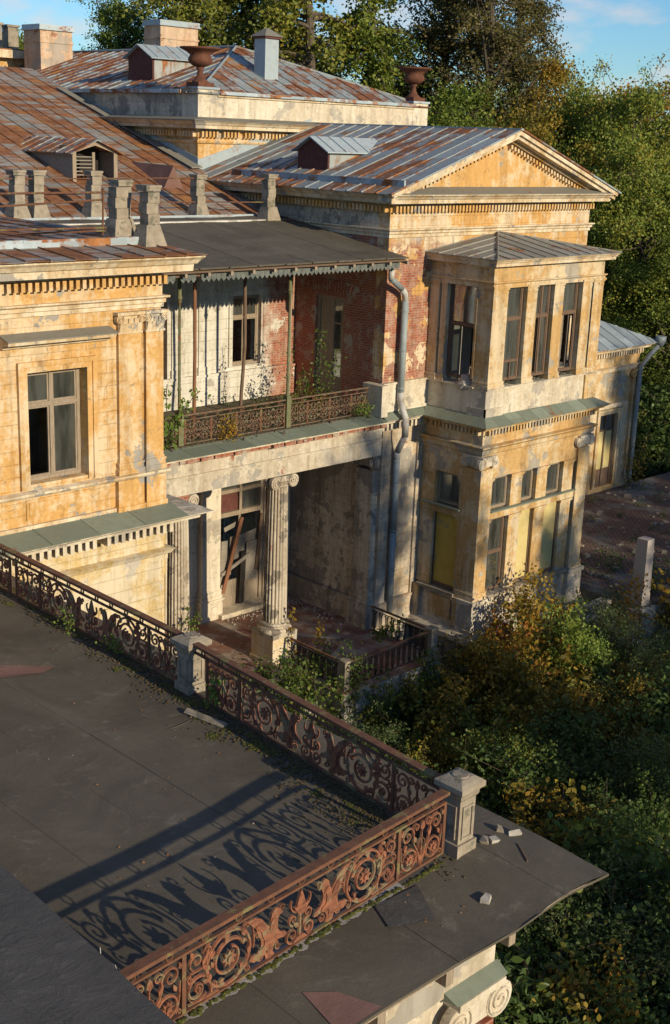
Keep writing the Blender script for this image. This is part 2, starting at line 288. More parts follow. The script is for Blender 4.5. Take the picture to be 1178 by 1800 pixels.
M_deadleaf = leaf_mat('fallen_leaves', [(0, (.20, .08, .03)), (.5, (.36, .17, .06)), (1, (.55, .48, .38))], .1)

# ------------------------------------------------------------------ mesh helpers
COL = S.collection
PI = math.pi
def facS(y0): return lambda u, v, w: (u, y0 - w, v)          # wall facing -Y
def facN(y0): return lambda u, v, w: (u, y0 + w, v)
def facW(x0): return lambda u, v, w: (x0 - w, u, v)          # wall facing -X, u = Y
def facE(x0): return lambda u, v, w: (x0 + w, u, v)
ID = lambda u, v, w: (u, v, w)
class MB:
    def __init__(s): s.v = []; s.f = []; s.smooth = False
    def box(s, u0, u1, v0, v1, w0, w1, T=ID):
        b = len(s.v)
        for w in (w0, w1):
            for u, v in ((u0, v0), (u1, v0), (u1, v1), (u0, v1)): s.v.append(T(u, v, w))
        for q in ((0, 3, 2, 1), (4, 5, 6, 7), (0, 1, 5, 4), (1, 2, 6, 5), (2, 3, 7, 6), (3, 0, 4, 7)): s.f.append(tuple(b + i for i in q))
        return s
    def prism(s, poly, c0, c1, T=ID):
        b = len(s.v); n = len(poly)
        for c in (c0, c1):
            for a, e in poly: s.v.append(T(a, e, c))
        s.f.append(tuple(b + i for i in reversed(range(n)))); s.f.append(tuple(b + n + i for i in range(n)))
        for i in range(n): j = (i + 1) % n; s.f.append((b + i, b + j, b + n + j, b + n + i))
        return s
    def hexa(s, bot, top):
        b = len(s.v); s.v += [tuple(p) for p in bot] + [tuple(p) for p in top]; n = len(bot)
        s.f.append(tuple(b + i for i in reversed(range(n)))); s.f.append(tuple(b + n + i for i in range(n)))
        for i in range(n): j = (i + 1) % n; s.f.append((b + i, b + j, b + n + j, b + n + i))
        return s
    def quad(s, *p):
        b = len(s.v); s.v += [tuple(x) for x in p]; s.f.append(tuple(range(b, b + len(p)))); return s
    def tube(s, pts, rad, n=8, caps=True):
        pts = [Vector(p) for p in pts]; rs = rad if isinstance(rad, (list, tuple)) else [rad] * len(pts); b = len(s.v)
        prev = None
        for i, p in enumerate(pts):
            d = (pts[min(i + 1, len(pts) - 1)] - pts[max(i - 1, 0)]).normalized()
            if prev is None: a = d.orthogonal().normalized()
            else: a = (prev - d * prev.dot(d)); a = a.normalized() if a.length > 1e-5 else d.orthogonal().normalized()
            prev = a; c = d.cross(a)
            for k in range(n):
                t = 2 * PI * k / n; s.v.append(tuple(p + (a * math.cos(t) + c * math.sin(t)) * rs[i]))
        for i in range(len(pts) - 1):
            for k in range(n):
                k2 = (k + 1) % n; s.f.append((b + i * n + k, b + i * n + k2, b + (i + 1) * n + k2, b + (i + 1) * n + k))
        if caps:
            s.f.append(tuple(b + k for k in reversed(range(n)))); s.f.append(tuple(b + (len(pts) - 1) * n + k for k in range(n)))
        return s
    def lathe(s, prof, cx, cy, n=24, flute=None):
        b = len(s.v)
        for (rr, z) in prof:
            for k in range(n):
                t = 2 * PI * k / n; q = rr
                if flute: q = rr * (1 - flute[1] * (0.5 - 0.5 * math.cos(flute[0] * t)) ** 2)
                s.v.append((cx + q * math.cos(t), cy + q * math.sin(t), z))
        for i in range(len(prof) - 1):
            for k in range(n):
                k2 = (k + 1) % n; s.f.append((b + i * n + k, b + i * n + k2, b + (i + 1) * n + k2, b + (i + 1) * n + k))
        s.f.append(tuple(b + k for k in reversed(range(n)))); s.f.append(tuple(b + (len(prof) - 1) * n + k for k in range(n)))
        return s
    def mould(s, path, prof):                     # outward = right of travel; prof = closed list of (out, z)
        path = [Vector(p) for p in path]; b = len(s.v); n = len(prof)
        for i, p in enumerate(path):
            ds = []
            if i > 0: ds.append((path[i] - path[i - 1]).normalized())
            if i < len(path) - 1: ds.append((path[i + 1] - path[i]).normalized())
            ns = [Vector((q.y, -q.x)) for q in ds]
            m = ns[0] if len(ns) == 1 else (ns[0] + ns[1]) / (1 + ns[0].dot(ns[1]))
            for (o, z) in prof: s.v.append((p.x + m.x * o, p.y + m.y * o, z))
        for i in range(len(path) - 1):
            for k in range(n):
                k2 = (k + 1) % n; s.f.append((b + i * n + k, b + (i + 1) * n + k, b + (i + 1) * n + k2, b + i * n + k2))
        s.f.append(tuple(b + k for k in range(n))); s.f.append(tuple(b + (len(path) - 1) * n + k for k in reversed(range(n))))
        return s
    def dentils(s, path, o0, o1, z0, z1, pitch, w):
        path = [Vector(p) for p in path]
        for i in range(len(path) - 1):
            d = path[i + 1] - path[i]; L = d.length; d.normalize(); nn = Vector((d.y, -d.x)); k = int(L / pitch)
            for j in range(k):
                if random.random() < .025: continue
                a = path[i] + d * ((j + .5) * L / k - w / 2); e = a + d * w
                bot = [a + nn * o0, e + nn * o0, e + nn * o1, a + nn * o1]
                s.hexa([(q.x, q.y, z0) for q in bot], [(q.x, q.y, z1) for q in bot])
        return s
    def wall(s, us, vs, w0, w1, T, holes=()):
        """slab between w0 (inside) and w1 (face) with rectangular openings (u0,u1,v0,v1)"""
        U = sorted(set([us[0], us[1]] + [h for q in holes for h in q[:2]])); V = sorted(set([vs[0], vs[1]] + [h for q in holes for h in q[2:4]]))
        def solid(i, j):
            if i < 0 or j < 0 or i >= len(U) - 1 or j >= len(V) - 1: return False
            cu, cv = (U[i] + U[i + 1]) / 2, (V[j] + V[j + 1]) / 2
            return not any(h[0] < cu < h[1] and h[2] < cv < h[3] for h in holes)
        for i in range(len(U) - 1):
            for j in range(len(V) - 1):
                if not solid(i, j): continue
                a, b, c, e = U[i], U[i + 1], V[j], V[j + 1]
                s.quad(T(a, c, w1), T(b, c, w1), T(b, e, w1), T(a, e, w1)); s.quad(T(a, c, w0), T(a, e, w0), T(b, e, w0), T(b, c, w0))
                if not solid(i - 1, j): s.quad(T(a, c, w0), T(a, c, w1), T(a, e, w1), T(a, e, w0))
                if not solid(i + 1, j): s.quad(T(b, c, w1), T(b, c, w0), T(b, e, w0), T(b, e, w1))
                if not solid(i, j - 1): s.quad(T(a, c, w0), T(b, c, w0), T(b, c, w1), T(a, c, w1))
                if not solid(i, j + 1): s.quad(T(a, e, w1), T(b, e, w1), T(b, e, w0), T(a, e, w0))
        return s
    def build(s, name, mat, parent=None, smooth=False):
        if not s.v: return None
        A = np.array(s.v, dtype=np.float64); c = (A.min(0) + A.max(0)) / 2
        me = bpy.data.meshes.new(name); me.from_pydata((A - c).tolist(), [], s.f); me.materials.append(mat)
        if smooth or s.smooth: me.polygons.foreach_set('use_smooth', [True] * len(me.polygons))
        me.update(); return link(name, me, tuple(c), parent)
def wloc(o):
    x = Vector(o.location)
    p = o.parent
    while p is not None: x = x + Vector(p.location); p = p.parent
    return x
def link(name, me, loc, parent=None):
    o = bpy.data.objects.new(name, me); COL.objects.link(o)
    if parent is not None:
        o.parent = parent; o.location = Vector(loc) - wloc(parent)
    else: o.location = loc
    return o
def thing(name, label, cat, loc=(0, 0, 0), group=None):
    o = bpy.data.objects.new(name, None); COL.objects.link(o); o.location = loc; o.empty_display_size = .3
    return tag(o, label, cat, group)
def tag(o, label, cat, group=None):
    o['label'] = label; o['category'] = cat
    if group: o['group'] = group
    return o
def stuff(o): o['kind'] = 'stuff'; return o
def struct(o): o['kind'] = 'structure'; return o
def B(name, mat, parent, *boxes, T=ID):
    m = MB()
    for b in boxes: m.box(*b, T=T)
    return m.build(name, mat, parent)
def copytree(o, parent=None, loc=None, rz=None, sc=None):
    c = o.copy(); COL.objects.link(c); c.parent = parent
    if loc is not None: c.location = loc
    if rz is not None: c.rotation_euler[2] = rz
    if sc is not None: c.scale = sc
    for ch in o.children: copytree(ch, c)
    return c

# --- roof sheets: every metal sheet its own piece with a standing seam
def clip(poly, a, b, keep):                                   # keep side of the line a->b (left)
    out = []; n = len(poly)
    side = lambda p: ((b[0] - a[0]) * (p[1] - a[1]) - (b[1] - a[1]) * (p[0] - a[0])) * keep
    for i in range(n):
        p, q = poly[i], poly[(i + 1) % n]; sp, sq = side(p), side(q)
        if sp >= 0: out.append(p)
        if (sp > 0 > sq) or (sp < 0 < sq): t = sp / (sp - sq); out.append((p[0] + (q[0] - p[0]) * t, p[1] + (q[1] - p[1]) * t))
    return out
def parea(p): return abs(sum(p[i][0] * p[(i + 1) % len(p)][1] - p[(i + 1) % len(p)][0] * p[i][1] for i in range(len(p)))) / 2 if len(p) > 2 else 0
def sheets(parent, mat, O, U, V, outline, w, l, seam=.045, name='roof_sheet', th=.012, holes=()):
    """tile the convex outline [(u,v)...] on the plane O + u*U + v*V; v runs up the slope"""
    O, U, V = Vector(O), Vector(U).normalized(), Vector(V).normalized(); N = U.cross(V).normalized()
    if N.z < 0: N = -N
    us = [p[0] for p in outline]; vs_ = [p[1] for p in outline]; a2 = sum(outline[i][0] * outline[(i + 1) % len(outline)][1] - outline[(i + 1) % len(outline)][0] * outline[i][1] for i in range(len(outline)))
    keep = 1 if a2 > 0 else -1
    nu = max(1, round((max(us) - min(us)) / w)); w = (max(us) - min(us)) / nu; lst = []
    for i in range(nu):
        off = random.random() * l
        nv = int((max(vs_) - min(vs_)) / l) + 3
        for j in range(nv):
            u0 = min(us) + i * w; v0 = min(vs_) - off + j * l
            poly = [(u0, v0), (u0 + w, v0), (u0 + w, v0 + l), (u0, v0 + l)]
            for k in range(len(outline)):
                poly = clip(poly, outline[k], outline[(k + 1) % len(outline)], keep)
                if len(poly) < 3: break
            if len(poly) < 3 or parea(poly) < .03: continue
            cu = sum(p[0] for p in poly) / len(poly); cv = sum(p[1] for p in poly) / len(poly)
            if any(h[0] < cu < h[1] and h[2] < cv < h[3] for h in holes): continue
            m = MB(); t0 = random.uniform(0, .006); tilt = random.uniform(-.006, .006)
            pt = lambda p, h: O + U * p[0] + V * p[1] + N * (h + t0 + tilt * (p[1] - cv))
            m.hexa([pt(p, 0) for p in poly], [pt(p, th) for p in poly])
            el = [p[1] for p in poly if abs(p[0] - u0) < 1e-4]
            if len(el) >= 2:
                a, b = min(el), max(el)
                m.hexa([pt((u0 - .012, a), -.01), pt((u0 + .012, a), -.01), pt((u0 + .012, b), -.01), pt((u0 - .012, b), -.01)],
                       [pt((u0 - .008, a), seam), pt((u0 + .008, a), seam), pt((u0 + .008, b), seam), pt((u0 - .008, b), seam)])
            lst.append(m.build(name, mat, parent))
    return lst

def window(parent, T, u0, u1, v0, v1, w=-.12, fw=.08, tr=None, mull=True, mat=M_wood, name='window', skip=(), fd=.09, glass=M_glass, lowmull=False):
    m = MB(); e = .004
    m.box(u0 + e, u0 + fw, v0 + e, v1 - e, w - fd, w, T); m.box(u1 - fw, u1 - e, v0 + e, v1 - e, w - fd, w, T)
    m.box(u0 + fw, u1 - fw, v0 + e, v0 + fw, w - fd, w, T); m.box(u0 + fw, u1 - fw, v1 - fw, v1 - e, w - fd, w, T)
    win = m.build(name, mat, parent); mid = (u0 + u1) / 2
    cols = [(u0 + fw, mid - fw / 2), (mid + fw / 2, u1 - fw)] if mull else [(u0 + fw, u1 - fw)]
    if mull: B('mullion', mat, win, (mid - fw / 2, mid + fw / 2, v0 + fw, v1 - fw, w - fd, w + .012), T=T)
    rows = [(v0 + fw, v1 - fw)]
    if tr is not None:
        for (a, b) in cols: B('transom', mat, win, (a, b, tr - fw / 2, tr + fw / 2, w - fd, w + .008), T=T)
        rows = [(v0 + fw, tr - fw / 2), (tr + fw / 2, v1 - fw)]
    k = 0
    for (a, b) in cols:
        for (c, dd) in rows:
            s_ = fw * .45; sm = MB()                           # sash round each pane
            sm.box(a, a + s_, c, dd, w - fd * .8, w - .02, T); sm.box(b - s_, b, c, dd, w - fd * .8, w - .02, T); sm.box(a + s_, b - s_, c, c + s_, w - fd * .8, w - .02, T); sm.box(a + s_, b - s_, dd - s_, dd, w - fd * .8, w - .02, T)
            if k in skip:
                pass
            else: B('pane', glass, win, (a + s_, b - s_, c + s_, dd - s_, w - fd * .55, w - fd * .45), T=T)
            sm.build('sash', mat, win); k += 1
    return win
def pilaster(parent, T, u0, u1, v0, v1, w0, w1, mat, base=.30, cap=.45, kind='plain', name='pilaster', capmat=None):
    capmat = capmat or mat; b = max(.0001, base)
    p = B(name, mat, parent, (u0, u1, v0 + base, v1 - cap, w0, w1), T=T)
    if base:
        B('base', mat, p, (u0 - .06, u1 + .06, v0, v0 + base * .35, w0, w1 + .06), (u0 - .035, u1 + .035, v0 + base * .35, v0 + base * .7, w0, w1 + .035), (u0 - .05, u1 + .05, v0 + base * .7, v0 + base * .84, w0, w1 + .05), (u0 - .015, u1 + .015, v0 + base * .84, v0 + base, w0, w1 + .015), T=T)
    m = MB(); m.smooth = False
    if kind == 'plain':
        m.box(u0 - .012, u1 + .012, v1 - cap, v1 - cap * .8, w0, w1 + .012, T); m.box(u0 + .0, u1, v1 - cap * .8, v1 - cap * .55, w0, w1 + .001, T)
        m.box(u0 - .03, u1 + .03, v1 - cap * .55, v1 - cap * .3, w0, w1 + .03, T); m.box(u0 - .06, u1 + .06, v1 - cap * .3, v1, w0, w1 + .06, T)
    elif kind == 'ionic':
        m.box(u0 - .07, u1 + .07, v1 - cap * .16, v1, w0, w1 + .09, T); m.box(u0 - .01, u1 + .01, v1 - cap * .75, v1 - cap * .16, w0, w1 + .04, T)
        for uc in (u0 - .02, u1 + .02): volute(m, uc, v1 - cap * .52, w1 + .05, cap * .40, T, 1 if uc > u0 else -1)
    else:                                                     # leafy capital
        m.box(u0 - .08, u1 + .08, v1 - cap * .14, v1, w0, w1 + .1, T); m.box(u0, u1, v1 - cap, v1 - cap * .14, w0, w1 + .01, T)
        m.box(u0 - .03, u1 + .03, v1 - cap * 1.0, v1 - cap * .9, w0, w1 + .03, T)
        n = 4; wd = (u1 - u0) / n
        for row, (hh, k) in enumerate(((.40, n), (.62, n - 1))):
            for i in range(k):
                uc = u0 + wd * (i + .5 + .5 * row); z0 = v1 - cap * .9; z1 = v1 - cap * (.9 - hh)
                m.prism([(z0, w1), (z1 - .02, w1 + .02), (z1, w1 + .075), (z1 - .05, w1 + .06), (z0, w1 + .03)], uc - wd * .42, uc + wd * .42, lambda a, bb, c: T(c, a, bb))
        for uc in (u0 + .02, u1 - .02): volute(m, uc, v1 - cap * .32, w1 + .06, cap * .2, T, 1 if uc > (u0 + u1) / 2 else -1)
    m.build('capital', capmat, p)
    return p
def volute(m, uc, vc, w, R, T, sgn=1, turns=2.2, n=34):
    """a rolled scroll: disc with a raised spiral ribbon"""
    k = 18; b = len(m.v)
    poly = [(uc + R * math.cos(2 * PI * i / k), vc + R * math.sin(2 * PI * i / k)) for i in range(k)]
    m.prism(poly, w - .12, w, T)
    pts = []
    for i in range(n + 1):
        t = i / n; a = PI / 2 + sgn * turns * 2 * PI * t; rr = R * (.97 - .82 * t); pts.append((uc + rr * math.cos(a), vc + rr * math.sin(a)))
    ribbon(m, pts, R * .17, w - .005, w + .028, T)
def ribbon(m, pts, wd, w0, w1, T, taper=1.0):
    n = len(pts); b = len(m.v)
    for i, p in enumerate(pts):
        a = pts[max(0, i - 1)]; e = pts[min(n - 1, i + 1)]; dx, dy = e[0] - a[0], e[1] - a[1]; L = math.hypot(dx, dy) or 1e-6
        h = wd * .5 * (1 + (taper - 1) * i / (n - 1)); nx, ny = -dy / L * h, dx / L * h
        for (uu, vv, ww) in ((p[0] + nx, p[1] + ny, w0), (p[0] - nx, p[1] - ny, w0), (p[0] - nx * .6, p[1] - ny * .6, w1), (p[0] + nx * .6, p[1] + ny * .6, w1)): m.v.append(T(uu, vv, ww))
    for i in range(n - 1):
        for k in range(4):
            k2 = (k + 1) % 4; m.f.append((b + i * 4 + k, b + i * 4 + k2, b + (i + 1) * 4 + k2, b + (i + 1) * 4 + k))
    m.f.append((b, b + 1, b + 2, b + 3)); m.f.append((b + 4 * n - 1, b + 4 * n - 2, b + 4 * n - 3, b + 4 * n - 4))
def surround(parent, T, u0, u1, v0, v1, bw, w, mat, name='window_surround', bottom=False):
    m = MB()
    for (i, o, ww) in ((0, bw * .55, w * .6), (bw * .55, bw, w)):
        m.box(u0 - o, u0 - i, v0, v1 + o, 0, ww, T); m.box(u1 + i, u1 + o, v0, v1 + o, 0, ww, T); m.box(u0 - i, u1 + i, v1 + i, v1 + o, 0, ww, T)
    return m.build(name, mat, parent)
def gableprof(): pass
def cornice_prof(z0, z1, out, base=0.0):
    h = z1 - z0
    return [(base - .02, z0), (base + .03, z0), (base + .05, z0 + h * .18), (out * .72, z0 + h * .22), (out * .74, z0 + h * .55), (out * .82, z0 + h * .60), (out * .9, z0 + h * .8), (out, z0 + h * .93), (out, z1), (base - .02, z1)]

# ================================================================== SETTING
g = MB(); n = 40
g.quad((-600, -600, -18.3), (900, -600, -18.3), (900, 900, -18.3), (-600, 900, -18.3))
struct(g.build('ground', M_ground))
GZ = -18.3; FZ = -16.35

# ================================================================== LEFT (OCHRE) WING
LW = thing('mansion_wing', 'ochre stucco wing with one hooded window and paired leafy pilasters above a green metal skirt', 'building', (-5, 4, GZ))
T0 = facS(0.0)
m = MB(); m.wall((-10, 0), (-9.05, -3.42), -.5, 0, T0, [(-3.64, -2.10, -7.72, -5.19), (-8.9, -7.36, -7.72, -5.19)]); m.build('wall', M_ochre_j, LW)
B('side_wall', M_ochre_j, LW, (.5, 8.4, -18.25, -3.42, -.5, 0), T=facE(0.0))
B('frieze', M_ochre, LW, (-10, .02, -3.74, -3.42, -.3, .035), T=T0)
m = MB(); m.mould([(-10, 0), (0, 0), (0, 8.4)], cornice_prof(-3.22, -2.76, .74)); cn = m.build('cornice', M_trim, LW)
m = MB(); m.box(-10, .04, -3.42, -3.22, -.3, .05, T0); m.dentils([(-10, 0), (.05, 0)], .05, .24, -3.42, -3.225, .17, .095); stuff(m.build('dentil_band', M_ochre, cn))
m = MB(); m.mould([(-10, 0), (0, 0), (0, 8.4)], [(-.02, -3.97), (.05, -3.97), (.05, -3.88), (.09, -3.86), (.09, -3.78), (.16, -3.74), (.16, -3.70), (-.02, -3.70)]); m.build('architrave', M_trim, LW)
for (a, b) in ((-1.27, -.64), (-.50, 0.0)): pilaster(LW, T0, a, b, -7.84, -4.02, 0, .10, M_ochre, .33, .50, 'leaf', capmat=M_trim)
surround(LW, T0, -3.64, -2.10, -7.80, -5.19, .24, .09, M_ochre)
m = MB(); m.prism([(0, -4.62), (.10, -4.62), (.12, -4.55), (.34, -4.52), (.36, -4.44), (0, -4.36)], -4.25, -1.5, lambda a, b, c: (c, -a, b)); hd = m.build('window_hood', M_trim, LW)
m = MB(); m.prism([(-.001, -4.355), (.39, -4.44), (.39, -4.42), (-.001, -4.31)], -4.28, -1.46, lambda a, b, c: (c, -a, b)); m.build('hood_slab', M_hood, hd)
window(LW, T0, -3.64, -2.10, -7.72, -5.19, -.26, .09, tr=-5.98, skip=(0,))
window(LW, T0, -8.9, -7.36, -7.72, -5.19, -.26, .09, tr=-5.98)
m = MB(); m.mould([(-10, 0), (0, 0), (0, 8.4)], [(-.02, -7.98), (.13, -7.98), (.17, -7.93), (.17, -7.88), (-.02, -7.84)]); m.build('sill_course', M_trim, LW)
for (a, b) in ((-1.34, -.60), (-.53, .05)): B('pedestal', M_ochre, LW, (a, b, -8.62, -7.985, 0, .14), (a - .03, b + .03, -8.80, -8.62, 0, .17), T=T0)
B('apron_panel', M_ochre, LW, (-3.75, -2.05, -8.52, -8.06, 0, .03), (-3.68, -2.12, -8.46, -8.12, .03, .05), T=T0)
B('base_course', M_trim, LW, (-10, .04, -8.85, -8.64, 0, .09), T=T0)
# green metal skirt over the lower storey
sk = B('skirt_roof', M_skirt, LW, (-10, .15, -9.02, -8.98, -.05, -.02), T=T0)
sheets(sk, M_skirt, (-10, -.92, -8.90), (1, 0, 0), (0, .88, .17), [(0, 0), (10.15, 0), (10.15, .9), (0, .9)], 1.25, 2.0, .025, name='metal_sheet')
m = MB(); m.mould([(-10, 0), (.1, 0), (.1, 8.4)], cornice_prof(-9.16, -8.925, .86)); lc = m.build('lower_cornice', M_pale, LW)
B('lower_wall', M_low, LW, (-10, .1, -18.25, -9.16, -.5, 0), T=T0)
m = MB(); m.dentils([(-10, 0), (.1, 0)], 0, .42, -9.40, -9.165, .2, .105); stuff(m.build('dentil_band', M_pale, lc))
m = MB(); m.mould([(-10, 0), (.1, 0), (.1, 8.4)], [(-.02, -10.2), (.06, -10.2), (.06, -10.08), (.12, -10.05), (.16, -9.98), (.2, -9.93), (-.02, -9.9)]); m.build('string_course', M_low, LW)
# room behind the window
B('room', M_interior, LW, (-9.4, -.55, 4.6, 4.8, -8.8, -3.0), (-9.4, -.55, .5, 4.6, -8.85, -8.75), (-5.2, -5.1, .5, 4.6, -8.8, -3.0), (-9.4, -.55, .5, 4.6, -3.1, -3.0), T=lambda u, v, w: (u, v, w))
# flat metal roof
rf = B('roof', M_flash, LW, (-10, .42, .66, .78, -2.66, -2.42))
sheets(rf, M_rust_roof, (-10, -.84, -2.735), (1, 0, 0), (0, 1.5, .13), [(0, 0), (10.72, 0), (10.42, 1.5), (0, 1.5)], .60, 1.6)
sheets(rf, M_flash, (-10, .655, -2.63), (1, 0, 0), (0, 0, 1), [(0, 0), (10.42, 0), (10.42, .2), (0, .2)], .45, .3, 0, name='flashing_sheet', th=.01)
sheets(rf, M_rust_roof, (-10, .80, -2.47), (1, 0, 0), (0, 8.6, .02), [(0, 0), (10.42, 0), (10.42, 8.5), (0, 8.5)], .62, 1.5)

# ================================================================== MAIN BLOCK with loggia
MBK = thing('mansion_block', 'recessed loggia block with white and brick upper wall under a big rusty metal roof', 'building', (6, 9, GZ))
TB = facS(8.45)
doorU = (8.80, 10.93, -16.2, -11.2)
m = MB(); m.wall((0, 12.16), (-9.0, -2.75), -.5, 0, TB, [(9.30, 10.55, -7.56, -5.20), (5.7, 6.6, -8.75, -5.0)]); m.build('upper_wall', M_white, MBK)
m = MB(); m.wall((0, 12.16), (-18.25, -9.0), -.5, 0, TB, [doorU]); m.build('lower_wall', M_pale, MBK)
for q in ((7.75, 9.3, 'a'),): pass
window(MBK, TB, 9.30, 10.55, -7.56, -5.20, -.12, .085, tr=-5.95, skip=(0, 2), mat=M_wood)
surround(MBK, TB, 9.30, 10.55, -7.56, -5.20, .17, .06, M_white)
B('dado', M_white, MBK, (0, 12.1, -8.74, -7.78, 0, .10), (0, 12.1, -7.78, -7.70, 0, .14), T=TB)
for (a, b) in ((6.75, 7.2), (7.85, 8.25)): B('wall_strip', M_white, MBK, (a, b, -7.7, -4.6, 0, .06), (a - .05, b + .05, -4.6, -4.42, 0, .1), (a - .04, b + .04, -7.7, -7.45, 0, .1), T=TB)
dr = B('balcony_door', M_wooddark, MBK, (5.7, 5.8, -8.75, -5.0, -.3, -.2), (6.5, 6.6, -8.75, -5.0, -.3, -.2), (5.8, 6.5, -5.1, -5.0, -.3, -.2), T=TB)
B('leaf', M_wooddark, dr, (5.8, 6.14, -8.74, -5.11, -.28, -.23), (6.16, 6.5, -8.74, -5.11, -.28, -.23), T=TB)
B('room', M_interior, MBK, (.3, 12.0, 12.0, 12.2, -17, -3), (.3, 12.0, 9.0, 12.0, -8.85, -8.78), (.3, 12, 8.96, 12.0, -3.2, -3.1))
# ground-floor doorway with broken doors
dw = MB(); u0, u1, v0, v1 = doorU
dw.box(u0, u0 + .12, v0, v1, -.25, -.10, TB); dw.box(u1 - .12, u1, v0, v1, -.25, -.10, TB); dw.box(u0 + .12, u1 - .12, v1 - .1, v1, -.25, -.1, TB)
DW = dw.build('doorway', M_wood, MBK); mid = (u0 + u1) / 2
B('transom', M_wood, DW, (u0 + .12, u1 - .12, -12.86, -12.70, -.25, -.06), T=TB); B('transom', M_wood, DW, (u0 + .12, u1 - .12, -12.02, -11.9, -.25, -.08), T=TB)
B('mullion', M_wood, DW, (mid - .06, mid + .06, -12.70, v1 - .1, -.25, -.07), T=TB)
B('boarded_pane', M_darkred, DW, (u0 + .12, mid - .06, -12.70, -12.02, -.2, -.17), T=TB)
for q in ((mid + .06, u1 - .12, -12.70, -12.02), (u0 + .12, mid - .06, -11.9, v1 - .1), (mid + .06, u1 - .12, -11.9, v1 - .1)): B('pane', M_glass, DW, (*q, -.19, -.18), T=TB)
B('mullion', M_wood, DW, (mid - .05, mid + .05, v0, -12.86, -.22, -.12), T=TB)
B('lower_panel', M_wood, DW, (u0 + .14, mid - .07, v0, v0 + .95, -.2, -.14), T=TB); B('lower_panel', M_wood, DW, (mid + .07, u1 - .14, v0, v0 + 1.05, -.2, -.14), T=TB)
def plank(parent, T, a, b, wd, w, th=.03, mat=M_woodgrey, name='plank'):
    mm = MB(); dx, dy = b[0] - a[0], b[1] - a[1]; L = math.hypot(dx, dy); nx, ny = -dy / L * wd / 2, dx / L * wd / 2
    mm.prism([(a[0] - nx, a[1] - ny), (b[0] - nx, b[1] - ny), (b[0] + nx, b[1] + ny), (a[0] + nx, a[1] + ny)], w, w + th, T); return mm.build(name, mat, parent)
plank(DW, TB, (u0 + .12, -15.55), (mid - .12, -12.9), .15, .12, .05, M_brownwood)
plank(DW, TB, (u0 + .1, -14.9), (mid + .35, -14.35), .13, .06)
plank(DW, TB, (mid - .30, -13.95), (u1 - .05, -13.75), .55, -.10); plank(DW, TB, (mid - .3, -14.36), (mid + .45, -14.2), .30, -.105)
plank(DW, TB, (mid + .42, -15.35), (mid + .47, -13.9), .52, .02, .02); plank(DW, TB, (u1 - .42, -15.0), (u1 - .2, -12.95), .13, .04, .05, M_wooddark)
plank(DW, TB, (u0 + .25, -15.3), (u0 + .3, -13.7), .28, -.04); plank(DW, TB, (u0 + .55, -15.0), (u0 + .62, -13.6), .12, -.05, .03, M_wood)
plank(DW, TB, (mid - .02, -16.15), (mid + .06, -14.2), .22, .03, .03, M_dark); plank(DW, TB, (u0 + .3, -13.3), (u0 + .9, -13.15), .16, -.06)
B('door_post', M_brownwood, DW, (u1 + .02, u1 + .14, FZ, -11.2, -.02, .10), T=TB)
B('door_step', M_pale, MBK, (8.55, 11.6, FZ, FZ + .16, 0, .55), T=TB)
pilaster(MBK, TB, 7.86, 8.66, FZ + .75, -10.25, 0, .30, M_pale, .35, .55, 'plain', name='wall_pier')
B('pier_plinth', M_pale, MBK, (7.78, 8.74, FZ, FZ + .70, 0, .36), (7.74, 8.78, FZ + .70, FZ + .75, 0, .41), T=TB)
pilaster(MBK, TB, 11.2, 11.5, FZ, -10.2, 0, .14, M_pale, .3, .4, 'plain', name='wall_pier')
yb = B('boarded_opening', M_wooddark, MBK, (6.05, 6.5, FZ, -11.3, 0, .03), T=TB); B('yellow_board', M_yellow, yb, (6.08, 6.48, -14.3, -11.4, .031, .05), T=TB)
B('wall_pier', M_pale, MBK, (6.6, 7.6, FZ, -10.2, 0, .12), T=TB)
